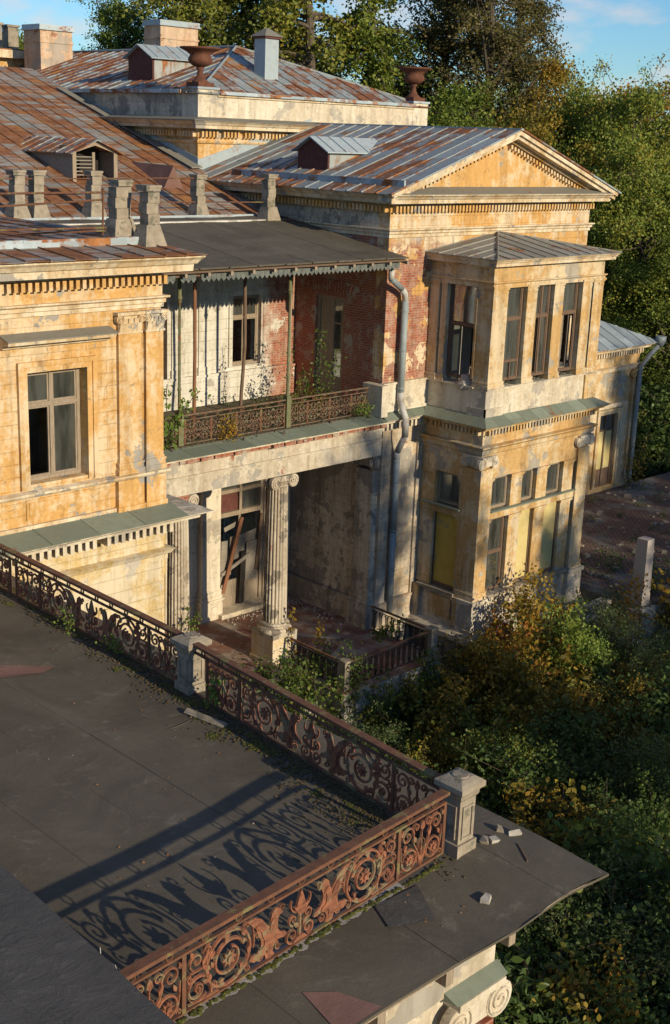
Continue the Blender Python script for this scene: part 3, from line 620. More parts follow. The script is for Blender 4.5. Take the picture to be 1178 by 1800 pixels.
# rusty roof
rf = B('roof', M_flash, MBK, (.4, 11.9, 9.16, 9.26, -2.82, -2.62))
q = math.hypot(1, .315)
sheets(rf, M_rust_roof, (.0, 9.26, -2.72), (1, 0, 0), (0, 1, .315), [(0, 0), (12.1, 0), (12.1, 15.7 * q), (0, 15.7 * q)], .64, 1.42)
sheets(rf, M_rust_roof, (.0, 24.98, 2.235), (1, 0, 0), (0, 1, -.3), [(0, 0), (12.1, 0), (12.1, 4), (0, 4)], 1.2, 2.0)
sheets(rf, M_blue, (.4, 9.155, -2.80), (1, 0, 0), (0, 0, 1), [(0, 0), (11.6, 0), (11.6, .16), (0, .16)], .8, .3, 0, name='flashing_sheet', th=.01)
zr = lambda y: -2.72 + .315 * (y - 9.26)
def dormer(parent, u0, u1, yf, h, slope_dir, mats, louvre=False, name='dormer', ov=.18, rise=.42, base=None, back=2.6):
    """gabled dormer; slope_dir 'Y' faces -Y, 'X' faces -X"""
    P = (lambda u, v, w: (u, yf + w, v)) if slope_dir == 'Y' else (lambda u, v, w: (yf + w, u, v))
    z0 = base - .15; z1 = base + h; um = (u0 + u1) / 2; zt = z1 + rise
    mm = MB()
    if louvre:
        mm.box(u0, u0 + .14, z0, z1, 0, .08, P); mm.box(u1 - .14, u1, z0, z1, 0, .08, P)
        mm.prism([(u0, z1 - .02), (u1, z1 - .02), (um, zt)], .0, .06, P) if False else mm.prism([(u0, z1), (u0 + .14, z1), (um, zt - .16), (u1 - .14, z1), (u1, z1), (um, zt)], 0, .06, P)
    else: mm.prism([(u0, z0), (u1, z0), (u1, z1), (um, zt), (u0, z1)], 0, .06, P)
    D = mm.build(name, mats[0], parent)
    B('cheek', mats[1], D, (u0, u0 + .05, z0, z1, .081, back), T=P); B('cheek', mats[1], D, (u1 - .05, u1, z0, z1, .081, back), T=P)
    for s_, ua in ((-1, u0 - ov), (1, u1 + ov)):
        k = rise / (um - u0); ze = z1 - k * ov
        mm = MB(); mm.prism([(ua, ze), (um, zt), (um, zt + .035), (ua, ze + .035)] if s_ < 0 else [(um, zt), (ua, ze), (ua, ze + .035), (um, zt + .035)], -ov, back + .7, P)
        rr = mm.build('dormer_roof', mats[2], D)
        for t in np.arange(.15, back, .55):
            B('seam', mats[2], rr, (0, 1, 0, .05, -.012, .012), T=lambda u, v, w, t=t: P(ua + (um - ua) * u, ze + (zt - ze) * u + .036 + v * .7, t + w))
    if louvre:
        for i in range(7):
            v = base + .1 + i * (h - .15) / 7; B('slat', mats[1], D, (u0 + .14, um - .1, v, v + .03, .06, .22), T=P)
        B('louvre_frame', mats[0], D, (um - .1, um, z0, z1, .02, .08), T=P); B('dark_inside', M_dark, D, (u0 + .14, u1 - .14, z0, z1 + .2, .9, .95), T=P)
    return D
dormer(rf, 5.75, 7.5, 12.35, .95, 'Y', (M_wood, M_woodgrey, M_att_roof), True, base=zr(12.35), back=4.2, rise=.38)
m = MB(); b0 = zr(11.8); m.v += [(9.0, 11.8, b0), (9.85, 11.8, b0), (9.42, 11.8, b0 + .75), (9.0, 11.79, b0), (9.42, 14.3, b0 + .80)]; m.f += [(0, 1, 2), (0, 2, 4), (1, 4, 2)]; m.build('roof_vent', M_feltpatch, rf)
m = MB(); b0 = zr(12.6); m.v += [(2.6, 12.6, b0), (3.4, 12.6, b0), (3.0, 12.6, b0 + .7), (3.0, 14.9, b0 + .74)]; m.f += [(0, 1, 2), (0, 2, 3), (1, 3, 2)]; m.build('roof_vent', M_feltpatch, rf)

# balcony slab and entablature (over the portico)
YS = 3.95
bs = MB(); bs.box(.1, 12.1, 4.36, 8.44, -9.02, -8.80); bs.box(.1, 12.1, YS - .2, 4.36, -9.02, -8.915); SL = bs.build('balcony_slab', M_pale, MBK)
B('floor_boards', M_dirt, SL, (.3, 12.0, 4.25, 8.43, -8.796, -8.76))
sheets(SL, M_skirt, (.4, YS - .42, -8.915), (1, 0, 0), (0, .85, .135), [(0, 0), (11.5, 0), (11.5, .86), (0, .86)], 1.1, 2.0, .02, name='metal_sheet')
B('beam', M_beam, MBK, (.1, 12.05, -10.12, -9.02, -.75, 0), (.1, 12.05, -9.62, -9.54, 0, .06), (.1, 12.05, -9.14, -9.02, 0, .10), T=facS(YS))
m = MB()
for i in range(46):
    x = .5 + i * .25 + random.uniform(-.02, .02); m.box(x, x + .235, -9.13, -9.03, .10, random.uniform(.14, .27), facS(YS))
stuff(m.build('broken_brick_edge', M_brick, MBK))
B('ceiling', M_greyw, MBK, (.1, 12.1, YS + .75, 8.44, -10.12, -10.0))
# side wall cladding of the loggia belongs to the pedimented wing below
# portico columns
def column(parent, cx, cy, z0, z1, r0, r1, mat, name='column', ped=None):
    c = MB(); prof = [(r0 * (1 - .16 * t ** 1.7), z0 + (z1 - z0) * t) for t in np.linspace(0, 1, 14)]
    c.lathe(prof, cx, cy, 120, (20, .13)); C_ = c.build(name, mat, parent)
    b = MB(); b.box(cx - r0 * 1.36, cx + r0 * 1.36, cy - r0 * 1.36, cy + r0 * 1.36, z0 - .42, z0 - .28)
    b.lathe([(r0 * 1.42, z0 - .28), (r0 * 1.46, z0 - .22), (r0 * 1.38, z0 - .16), (r0 * 1.16, z0 - .13), (r0 * 1.14, z0 - .10), (r0 * 1.26, z0 - .05), (r0 * 1.2, z0), (r0 * 1.02, z0 + .02)], cx, cy, 32); b.build('base', mat, C_, smooth=False)
    k = MB(); rr = r0 * .84; k.lathe([(rr, z1), (rr * 1.12, z1 + .05), (rr * 1.0, z1 + .08), (rr * 1.2, z1 + .2)], cx, cy, 28)
    Tc = facS(cy)
    for sx in (-1, 1): volute(k, cx + sx * rr * 1.12, z1 + .20, rr * 1.05, .21, Tc, sx); volute(k, cx + sx * rr * 1.12, z1 + .20, rr * .2, .20, facN(cy) , sx)
    k.box(cx - rr * 1.25, cx + rr * 1.25, cy - rr, cy + rr, z1 + .2, z1 + .38); k.build('capital', mat, C_)
    if ped: B('pedestal', M_low, C_, (cx - .52, cx + .52, cy - .52, cy + .52, ped + .0, z0 - .42), (cx - .66, cx + .66, cy - .66, cy + .66, z0 - .5, z0 - .425) if False else (cx - .56, cx + .56, cy - .56, cy + .56, ped, ped + .12))
    return C_
column(MBK, 3.85, 4.30, -15.05, -10.55, .345, .3, M_col, ped=FZ)
column(MBK, 7.76, 4.30, -15.05, -10.55, .385, .32, M_col, ped=FZ)
B('broken_capital', M_brick, MBK, (3.45, 4.0, -10.5, -10.14, -.05, .30), T=facS(4.3))

# portico floor and landing
pf = MB(); pf.box(.2, 12.1, 3.4, 8.44, FZ - .3, FZ); PF = struct(pf.build('portico_floor', M_tile))
LD = thing('stone_landing', 'rubble limestone landing with tiled top in front of the portico columns', 'landing', (10, 2, GZ))
B('core', M_lime, LD, (7.5, 12.0, .85, 3.4, GZ, FZ - .02)); B('tile_top', M_tile, LD, (7.4, 12.1, .75, 3.398, FZ - .02, FZ + .02))
def rubble(parent, T, u0, u1, v0, v1, name='stone', hgt=(.13, .26), wd=(.35, .8), proud=.11):
    v = v0
    while v < v1 - .03:
        h = min(random.uniform(*hgt), v1 - v); u = u0
        while u < u1 - .03:
            w = min(random.uniform(*wd), u1 - u)
            if u1 - u - w < .1: w = u1 - u
            p = random.uniform(.015, proud); j = lambda: random.uniform(-.012, .012)
            mm = MB(); a, b, c, d_ = u + .012, u + w - .012, v + .01, v + h - .01
            mm.hexa([T(a, c, -.05), T(b, c, -.05), T(b, d_, -.05), T(a, d_, -.05)], [T(a + .01 + j(), c + .01, p + j()), T(b - .01 + j(), c + .01 + j(), p + j()), T(b - .015 + j(), d_ - .01, p + j()), T(a + .015, d_ - .012 + j(), p + j())])
            mm.build(name, M_lime, parent); u += w
        v += h
rubble(LD, facS(.85), 7.5, 12.0, -17.9, FZ - .03); rubble(LD, facE(12.0), .85, 3.3, -17.6, FZ - .03, wd=(.5, 1.0))
for i in range(4): B('stair_step', M_lime, LD, (4.3, 7.45, 3.35 - .38 * (i + 1), 3.38 - .38 * i, GZ, FZ - .17 * (i + 1)))

# ================================================================== PEDIMENTED WING
XP, XR, YP, YA = 12.16, 23.10, 4.16, 13.80
PW = thing('mansion_wing', 'pedimented wing with orange gable and peeling red brick corner beside the canopy', 'building', (17.6, 9, GZ))
TP = facS(YP); TW = facW(XP)
m = MB(); m.wall((XP, XR), (-8.7, -2.02), -.5, 0, TP, [(16.6, 18.5, -7.7, -4.9)]); m.build('upper_wall', M_ped, PW); B('inner_lining', M_interior, PW, (14.75, 16.6, -8.1, -4.42, .001, .02), T=TP); B('inner_lining', M_interior, PW, (18.5, 19.98, -8.1, -4.42, .001, .02), T=TP)
m = MB(); m.wall((XP, XR), (-18.25, -8.7), -.5, 0, TP, [(15.0, 20.0, -15.0, -10.9)]); m.build('lower_wall', M_mixw, PW)
m = MB(); m.wall((YP + .5, YA), (-8.7, -3.05), -.5, 0, TW, [(6.07, 7.43, -8.72, -5.18)]); m.build('side_wall', M_brick, PW)
m = MB(); m.wall((YP + .5, YA), (-3.05, -2.02), -.5, 0.0, TW); m.build('side_frieze', M_greyw, PW)
m = MB(); m.wall((YP + .5, YA), (-18.25, -8.7), -.5, 0, TW); m.build('lower_side_wall', M_greyw, PW)
B('side_dado', M_greyw, PW, (4.72, 8.44, FZ, -15.60, 0, .08), (4.72, 8.44, -15.60, -15.47, 0, .14), T=TW)
B('right_wall', M_mixw, PW, (YP + .5, YA, -18.25, -2.02, -.5, 0), T=facE(XR))
path = [(XP, YA), (XP, YP), (XR, YP), (XR, YA)]
m = MB(); m.mould(path, cornice_prof(-2.04, -1.68, .72)); CN = m.build('cornice', M_trim, PW)
m = MB(); m.mould(path, [(-.02, -2.26), (.05, -2.26), (.05, -2.04), (-.02, -2.04)]); m.dentils(path, .05, .22, -2.25, -2.05, .17, .095); stuff(m.build('dentil_band', M_ochre, CN))
m = MB(); m.mould(path, [(-.02, -3.05), (.05, -3.05), (.05, -2.95), (.10, -2.92), (.10, -2.86), (.17, -2.81), (.17, -2.77), (-.02, -2.77)]); m.build('architrave', M_trim, PW)
# pediment
XM = (XP + XR) / 2 + .02; sl_ = .334
zt = lambda x, top: top - abs(x - XM) * sl_
m = MB(); m.prism([(XP, -1.68), (XR, -1.68), (XM, zt(XM, .22))], .0, .06, TP); m.build('tympanum', M_ochre, PW)
def rake(x0, x1, top, thk, w0, w1, name, mat, parent):
    mm = MB(); a, b = sorted((x0, x1)); mm.prism([(a, zt(a, top) - thk), (b, zt(b, top) - thk), (b, zt(b, top)), (a, zt(a, top))], w0, w1, TP); return mm.build(name, mat, parent)
for sx in (-1, 1):
    e = XM + sx * 6.12
    rk = rake(XM, e, .40, .13, .0, .72, 'raking_cornice', M_trim, PW); rake(XM, e, .27, .13, .0, .62, 'fillet', M_trim, rk); rake(XM, e - sx * .35, .14, .10, .06, .34, 'bed_moulding', M_ochre, rk)
    mm = MB()
    for i in range(30):
        x = XM + sx * (.22 + i * .182); z = zt(x, .03)
        if z > -1.52: mm.box(x - .05, x + .05, z - .16, z - .001, .06, .22, TP)
    stuff(mm.build('dentil_row', M_ochre, rk))
m = MB(); m.prism([(.70, -1.675), (.70, -1.655), (.062, -1.46), (.062, -1.675)], XP - .3, XR + .3, lambda a, b, c: (c, YP - a, b)); m.build('pediment_ledge', M_hood, PW)
# roof
RF = B('roof', M_flash, PW, (12.02, 12.10, 3.5, 11.8, -1.50, -1.24))
q = math.hypot(1, sl_); L = (XM - 11.36) * q
OX = 11.36; OZ = .425 - (XM - OX) * sl_
sheets(RF, M_ped_roof, (OX, 3.40, OZ), (0, 1, 0), (1, 0, sl_), [(0, 0), (10.4, 0), (10.4, L), (0, L)], .66, 2.2, .05)
sheets(RF, M_flash, (12.015, 3.5, -1.48), (0, 1, 0), (0, 0, 1), [(0, 0), (8.3, 0), (8.3, .24), (0, .24)], .5, .4, 0, name='flashing_sheet', th=-.01)
sheets(RF, M_ped_roof, (2 * XM - OX, 3.40, OZ), (0, 1, 0), (-1, 0, sl_), [(0, 0), (10.4, 0), (10.4, L), (0, L)], 1.3, 3.4, .05)
B('ridge_cap', M_grey_roof, RF, (XM - .06, XM + .06, 3.38, 13.8, .42, .48))
dormer(RF, 7.95, 9.45, 13.0, .62, 'X', (M_darkred, M_cheek, M_blue), False, base=OZ + (13.0 - OX) * sl_ + .05, back=2.3, rise=.40)
# plinth, belt skirt, lower storey trim
B('plinth', M_pale, PW, (XP - .06, 14.28, -8.66, -7.80, 0, .12), (XP - .1, 14.28, -7.80, -7.74, 0, .17), (XP - .08, 14.28, -8.72, -8.62, 0, .15), T=TP)
B('plinth_end', M_pale, PW, (3.80, 4.70, -8.8, -7.76, .062, .36), T=TW)
BL = B('belt_roof', M_skirt, PW, (12.0, 14.3, -9.03, -8.99, 0, .02), T=TP)
sheets(BL, M_skirt, (12.0, YP - .46, -8.93), (1, 0, 0), (0, .42, .21), [(0, 0), (2.3, 0), (2.3, .47), (0, .47)], .5, 2.0, .02, name='metal_sheet')
m = MB(); m.mould([(12.0, YP), (14.3, YP)], cornice_prof(-9.10, -8.945, .42)); LC = m.build('belt_cornice', M_pale, PW)
m = MB(); m.dentils([(12.0, YP), (14.2, YP)], 0, .22, -9.32, -9.105, .19, .1); stuff(m.build('dentil_band', M_pale, LC))
pilaster(PW, TW, 4.14, 4.92, -15.45, -10.14, 0, .27, M_greyw, .35, .55, 'ionic', name='pilaster'); mm = MB(); volute(mm, 11.98, -10.42, .06, .2, TP, -1); mm.box(11.86, 12.2, -10.2, -10.14, -.4, .08, TP); mm.build('pilaster_volute', M_pale, PW)
B('pilaster_plinth', M_greyw, PW, (11.78, 12.17, FZ, -15.46, -.85, .08), T=TP)
B('wall_strip', M_mixw, PW, (12.17, 12.62, -15.5, -9.33, 0, .14), (12.1, 12.7, -16.3, -15.5, 0, .22), T=TP)
B('wall_strip', M_mixw, PW, (14.02, 14.28, -15.5, -9.33, 0, .08), T=TP)
B('foot_course', M_mixw, PW, (12.0, 14.28, -16.4, -15.55, 0, .10), (12.0, 14.28, -15.55, -15.47, 0, .15), T=TP)
DS = B('balcony_door', M_wood, PW, (6.07, 6.2, -8.72, -5.18, -.2, -.08), (7.3, 7.43, -8.72, -5.18, -.2, -.08), (6.2, 7.3, -5.3, -5.18, -.2, -.08), T=TW)
B('door_leaf', M_wood, DS, (6.72, 7.3, -8.72, -5.3, -.18, -.12), T=TW); B('glazed_leaf', M_wood, DS, (6.2, 6.26, -8.72, -5.3, -.18, -.12), (6.64, 6.72, -8.72, -5.3, -.18, -.12), (6.26, 6.64, -8.72, -7.9, -.18, -.12), (6.26, 6.64, -6.1, -6.04, -.18, -.12), (6.26, 6.64, -7.0, -6.94, -.18, -.12), T=TW)
for z0, z1 in ((-7.9, -7.0), (-6.94, -6.1), (-6.04, -5.3)): B('pane', M_glass, DS, (6.26, 6.64, z0, z1, -.155, -.145), T=TW)
mm = MB()
for i in range(15):                                           # flat brick arch over the door
    t = -1 + 2 * i / 14; u = 6.75 + t * .85; tl = t * .32
    mm.prism([(u - .05, -5.14), (u + .05, -5.14), (u + .055 + tl * .5, -4.62 - .08 * t * t), (u - .055 + tl * .5, -4.62 - .08 * t * t)], .002, .035, TW)
mm.build('door_arch', M_brick, PW)
B('room', M_interior, PW, (12.7, 22.6, 9.0, 9.1, -16, -2.2), (12.7, 22.6, 4.7, 9.0, -8.75, -8.7), (12.7, 22.6, 4.7, 9.0, -2.3, -2.2), (12.7, 22.6, 4.7, 9.0, -15.5, -15.4))

# ================================================================== BAY WINDOW
X0, X1, Y0 = 14.30, 20.45, 1.50
BW = thing('bay_window', 'two storey ochre bay with broken upper windows and yellow boarded lower windows', 'bay window', (17.4, 2.8, GZ))
TF = facS(Y0); TS = facW(X0); TE = facE(X1)
bp = [(X0, YP), (X0, Y0), (X1, Y0), (X1, YP)]
def ring(name, mat, z0, z1, th, parent=BW, out=0.0):
    mm = MB(); mm.box(X0 - out, X1 + out, z0, z1, -th, out, TF); mm.box(Y0 + th, YP - .002, z0, z1, -th, out, TS); mm.box(Y0 + th, YP - .002, z0, z1, -th, out, TE); return mm.build(name, mat, parent)
# upper storey
ring('entablature', M_ochre_bay, -4.42, -3.62, .42)
m = MB(); m.mould(bp, cornice_prof(-3.84, -3.56, .36)); m.build('cornice', M_trim, BW)
m = MB(); m.mould(bp, [(-.02, -4.5), (.04, -4.5), (.04, -4.36), (.09, -4.32), (.09, -4.28), (-.02, -4.28)]); m.build('architrave', M_ochre_bay, BW)
def post(T, u0, u1, nm='window_post', w0=-.34, w1=.0): return pilaster(BW, T, u0, u1, -7.74, -4.42, w0, w1, M_ochre_bay, .22, .24, 'plain', name=nm)
post(TF, 14.302, 15.06, 'corner_post', -.60, .03)
B('corner_post', M_ochre_bay, BW, (2.10, 2.18, -7.5, -4.62, -.5, .02), T=TS)
for a, b in ((16.12, 16.66), (17.62, 18.16)): post(TF, a, b)
post(TF, 19.22, 19.76, 'corner_post', -.34, .03); post(TF, 19.86, 20.448, 'corner_post', -.6, .03)
post(TS, 3.42, 3.66, 'wall_post'); post(TS, 3.74, 4.14, 'wall_post', -.34, .03); post(TE, 3.42, 4.1, 'wall_post')
m_ = M_wooddark
window(BW, TF, 15.09, 16.10, -7.60, -4.44, -.16, .075, tr=-5.55, mull=False, mat=m_, skip=()); window(BW, TF, 16.68, 17.60, -7.60, -4.44, -.16, .075, tr=-5.55, mull=True, mat=m_, skip=(0,)); window(BW, TF, 18.18, 19.20, -7.60, -4.44, -.16, .075, tr=-5.55, mull=False, mat=m_, skip=(0,))
for a, b in ((15.09, 16.10), (16.68, 17.60), (18.18, 19.20)): window(BW, TF, a + .03, b - .03, -7.60, -4.46, -.36, .07, tr=-5.6, mull=True, mat=M_wood, name='inner_window', skip=(0, 1, 2) if a > 16 else (1, 3))
window(BW, TS, 2.2, 3.40, -7.60, -4.44, -.16, .075, tr=-5.8, mull=False, mat=m_, skip=(0,)); window(BW, TE, 2.2, 3.40, -7.60, -4.44, -.16, .075, tr=-5.8, mull=True, mat=m_, skip=(0,))
B('dropped_sash', m_, BW, (15.18, 16.0, -6.98, -6.90, -.20, -.12), (15.18, 15.24, -7.6, -6.98, -.2, -.12), (15.6, 15.64, -7.6, -6.98, -.19, -.13), T=TF)
B('sill', M_pale, BW, (X0 - .06, X1 + .06, -7.80, -7.745, -.5, .10), T=TF); B('sill', M_pale, BW, (Y0 + .5, YP - .003, -7.80, -7.745, -.5, .10), T=TS)
ring('plinth', M_pale, -8.68, -7.80, .45, out=.0)
B('plinth_foot', M_pale, BW, (X0 - .05, X0 + .9, -8.72, -8.42, 0, .05), T=TF); B('plinth_foot', M_pale, BW, (Y0 - .05, Y0 + .75, -8.72, -8.42, 0, .05), T=TS)
B('plinth_block', M_ochre_bay, BW, (19.8, X1 + .05, -8.68, -7.81, 0, .07), T=TF)
B('floor', M_dirt, BW, (X0 + .46, X1 - .46, Y0 + .46, YP - .01, -8.2, -8.1))
B('ceiling', M_interior, BW, (X0 + .43, X1 - .43, Y0 + .43, YP - .01, -4.4, -4.3))
# hipped roof
ev = -3.555; ap = (XM, YP - .01, -3.0); e = .40
BR = B('roof', M_bay_roof, BW, (X0 - .34, X1 + .34, Y0 - .34, YP - .01, -3.60, -3.562))
def tri(parent, mat, O, Pu, Pa, w, l, third=None, seam=.045):
    O, Pu, Pa = Vector(O), Vector(Pu), Vector(Pa); U = (Pu - O).normalized(); N = U.cross(Pa - O).normalized(); V = N.cross(U); V = -V if V.z < 0 else V
    cc = lambda p: ((Vector(p) - O).dot(U), (Vector(p) - O).dot(V)); pl = [(0, 0), cc(Pu), cc(Pa)] + ([cc(third)] if third else [])
    return sheets(parent, mat, O, U, V, pl, w, l, seam)
tri(BR, M_bay_roof, (X0 - e, Y0 - e, ev), (X1 + e, Y0 - e, ev), ap, .62, 1.8)
tri(BR, M_bay_roof, (X0 - e, YP - .01, ev), (X0 - e, Y0 - e, ev), ap, .62, 1.8); tri(BR, M_bay_roof, (X1 + e, Y0 - e, ev), (X1 + e, YP - .01, ev), ap, .62, 1.8)
for xx in (X0 - e, X1 + e):
    mm = MB(); mm.tube([(xx, Y0 - e, ev + .03), (ap[0], ap[1], ap[2] + .03)], .03, 5); mm.build('hip_cap', M_bay_roof, BR)
# belt and skirt
SK = B('skirt_roof', M_skirt, BW, (X0 - .1, X1 + .1, -9.01, -8.99, 0, .1), T=TF)
k = .5; zl, zh = -8.94, -8.69
tri(SK, M_skirt, (X0 - k, Y0 - k, zl), (X1 + k, Y0 - k, zl), (X1, Y0, zh), .75, 2, (X0, Y0, zh), .018); tri(SK, M_skirt, (X0 - k, YP - .46, zl), (X0 - k, Y0 - k, zl), (X0, Y0, zh), .75, 2, (X0, YP - .05, zh), .018); tri(SK, M_skirt, (X1 + k, Y0 - k, zl), (X1 + k, YP - .1, zl), (X1, YP - .1, zh), .75, 2, (X1, Y0, zh), .018)
m = MB(); m.mould(bp, cornice_prof(-9.09, -8.95, .46)); LC = m.build('belt_cornice', M_ochre_bay, BW)
m = MB(); m.mould(bp, [(-.02, -9.30), (.06, -9.30), (.06, -9.09), (-.02, -9.09)]); m.dentils(bp, .06, .22, -9.29, -9.10, .165, .09); stuff(m.build('dentil_band', M_ochre_bay, LC))
ring('frieze', M_ochre_bay, -10.86, -9.08, .42)
m = MB(); m.mould(bp, [(-.02, -10.10), (.05, -10.10), (.06, -9.98), (.12, -9.94), (.13, -9.80), (.22, -9.72), (.22, -9.68), (-.02, -9.66)]); m.build('string_course', M_ochre_bay, BW)
# lower storey
pilaster(BW, TF, 14.22, 14.86, -15.10, -10.02, -.66, .10, M_ochre_bay, .30, .46, 'ionic', name='corner_pilaster', capmat=M_pale)
mm = MB(); volute(mm, 1.56, -10.26, .13, .18, TS, -1); volute(mm, 2.08, -10.26, .13, .18, TS, 1); mm.build('side_volute', M_pale, BW)
pilaster(BW, TF, 19.76, 20.44, -15.10, -10.02, -.5, .10, M_ochre_bay, .30, .46, 'ionic', name='corner_pilaster', capmat=M_pale)
def mull(T, a, b, z0, z1): pilaster(BW, T, a, b, z0, z1, -.3, .02, M_ochre_bay, 0, .22, 'plain', name='window_post')
for a, b in ((16.0, 16.62), (17.45, 18.06), (19.02, 19.62)): mull(TF, a, b, -12.04, -10.86); mull(TF, a, b, -15.02, -12.32)
mull(TF, 14.88, 14.95, -12.04, -10.86); mull(TF, 14.88, 14.95, -15.02, -12.32)
for a, b in ((3.44, 3.86), (2.2, 2.32)): mull(TS, a, b, -12.04, -10.86); mull(TS, a, b, -15.02, -12.32)
B('wall_fill', M_ochre_bay, BW, (3.87, 4.15, -15.02, -10.86, -.3, 0), T=TS); B('right_wall', M_ochre_bay, BW, (1.9, 4.15, -15.02, -10.86, -.3, 0), T=TE)
B('transom_ledge', M_ochre_bay, BW, (14.3, 20.4, -12.31, -12.05, -.3, .04), T=TF); B('transom_ledge', M_ochre_bay, BW, (Y0 + .3, 4.14, -12.31, -12.05, -.3, .04), T=TS)
B('transom_slab', M_skirt, BW, (14.87, 19.75, -12.045, -12.0, -.02, .16), T=TF); B('transom_slab', M_skirt, BW, (2.19, 3.9, -12.045, -12.0, -.02, .16), T=TS)
for a, b in ((14.96, 15.98), (16.64, 17.43), (18.08, 19.0)): window(BW, TF, a, b, -12.0, -10.88, -.14, .06, mull=False, mat=M_wood)
window(BW, TS, 2.34, 3.42, -12.0, -10.88, -.14, .06, mull=False, mat=M_wood)
window(BW, TF, 14.96, 15.98, -15.0, -12.33, -.14, .07, tr=-13.6, mull=False, mat=M_wooddark); window(BW, TF, 14.99, 15.95, -14.9, -14.2, -.22, .05, mull=True, mat=M_wood, name='inner_window')
for a, b, T, mt in ((16.64, 17.43, TF, M_yellowp), (18.08, 19.0, TF, M_yellowp), (2.34, 3.42, TS, M_yellow)):
    bd = B('boarded_window', M_wooddark, BW, (a, a + .05, -15, -12.33, -.2, -.08), (b - .05, b, -15, -12.33, -.2, -.08), (a, b, -15, -14.88, -.21, -.07), T=T); B('yellow_board', mt, bd, (a + .05, b - .05, -14.88, -12.33, -.16, -.11), T=T)
B('house_sign', M_rubble, BW, (14.48, 14.66, -14.25, -14.08, .101, .115), T=TF)
B('sill', M_stone, BW, (14.87, 19.75, -15.12, -15.02, -.3, .20), T=TF); B('sill', M_stone, BW, (2.19, 3.9, -15.12, -15.02, -.3, .20), T=TS)
ring('foot_wall', M_pale, -16.25, -15.12, .45)
for a, b, T in ((14.12, 14.95, TF), (19.66, 20.54, TF)): B('pedestal', M_pale, BW, (a, b, -16.15, -15.24, -.5, .18), (a - .05, b + .05, -15.24, -15.10, -.5, .24), (a - .04, b + .04, -16.3, -16.15, -.5, .22), T=T)
B('pedestal', M_ochre_bay, BW, (1.33, 2.20, -16.15, -15.24, 0, .17), (1.30, 2.25, -15.24, -15.11, 0, .22), T=TS); B('apron_panel', M_ochre_bay, BW, (2.4, 3.4, -16.05, -15.3, 0, .05), T=TS)
B('wall_post_base', M_ochre_bay, BW, (3.8, 4.14, -16.3, -15.1, 0, .16), T=TS)
m = MB(); m.mould(bp, [(-.02, -16.62), (.36, -16.62), (.36, -16.42), (.24, -16.30), (-.02, -16.26)]); m.build('foot_course', M_pale, BW)
FW = B('foundation', M_lime, BW, (X0 + .05, X1 - .05, -18.28, -16.62, -2.6, .05), T=TF)
rubble(FW, facS(Y0 - .04), X0, X1, -18.25, -16.63, hgt=(.16, .32), wd=(.5, 1.1)); rubble(FW, facW(X0 + .04), Y0, YP, -18.25, -16.63, hgt=(.1, .16), wd=(.25, .5), proud=.05)
mm = MB()
for i in range(46):
    x, y = (random.uniform(15.2, 19.1), Y0 + random.uniform(-.06, .3)); a = random.uniform(0, 6); r_ = random.uniform(.05, .16); z = -7.74 + random.uniform(0, .05)
    mm.hexa([(x + r_ * math.cos(a), y + r_ * math.sin(a) * .6, z), (x + r_ * math.cos(a + 2), y + r_ * math.sin(a + 2) * .6, z + .02), (x + r_ * .8 * math.cos(a + 4), y + r_ * .6 * math.sin(a + 4), z + .05)], [(x + r_ * math.cos(a), y + r_ * math.sin(a) * .6, z + .008), (x + r_ * math.cos(a + 2), y + r_ * math.sin(a + 2) * .6, z + .028), (x + r_ * .8 * math.cos(a + 4), y + r_ * .6 * math.sin(a + 4), z + .058)])
sg = stuff(mm.build('glass_shards', M_shard)); sg['label'] = 'broken green window glass strewn on the bay sill'; sg['category'] = 'glass shards'
def lump(name, mat, cx, cy, cz, rx, ry, rz, seed, parent=None, sub=2):
    import bmesh
    bm = bmesh.new(); bmesh.ops.create_icosphere(bm, subdivisions=sub, radius=1.0); R = random.Random(seed)
    for v in bm.verts:
        k_ = 1 + .28 * (math.sin(v.co.x * 3.1 + seed) * math.cos(v.co.y * 2.7 + seed * 2) + math.sin(v.co.z * 4 + seed)) * .6 + R.uniform(-.07, .07); v.co *= k_; v.co.x *= rx; v.co.y *= ry; v.co.z *= rz
    me = bpy.data.meshes.new(name); bm.to_mesh(me); bm.free(); me.materials.append(mat); return link(name, me, (cx, cy, cz), parent)
tag(lump('plaster_heap', M_rubble, 14.55, 2.5, -7.72, .35, .38, .28, 3), 'pale heap of fallen plaster on the sill of the open upper bay window', 'rubble')

# ================================================================== ATTIC BLOCK
AX0, AX1, AYB = 12.05, 24.5, 36.0
AT = thing('attic_block', 'cream attic storey with dentilled cornice and parapet, rusty hipped roof and two iron urns', 'building', (18, 20, GZ))
ap_ = [(AX0, AYB), (AX0, YA), (AX1, YA), (AX1, AYB)]
TAF = facS(YA); TAW = facW(AX0)
B('wall', M_ochre, AT, (AX0, AX1, -1.9, .0, -.5, 0), T=TAF); B('side_wall', M_ochre, AT, (YA + .5, AYB, -1.9, 0.0, -.5, 0), T=TAW); B('far_wall', M_ochre, AT, (YA + .5, AYB, -18.2, 0, -.5, 0), T=facE(AX1))
B('foundation', M_mixw, AT, (AX0, AX1, -18.25, -1.91, -.5, -.01), T=TAF)
m = MB(); m.mould(ap_, cornice_prof(.02, .36, .66)); CN = m.build('cornice', M_trim, AT)
m = MB(); m.mould(ap_, [(-.02, -.22), (.04, -.22), (.04, .02), (-.02, .02)]); m.dentils(ap_[:3], .04, .2, -.2, .0, .17, .095); stuff(m.build('dentil_band', M_ochre, CN))
m = MB(); m.mould(ap_, [(-.02, -.42), (.07, -.42), (.10, -.36), (.10, -.32), (-.02, -.32)]); m.build('architrave', M_ochre, AT)
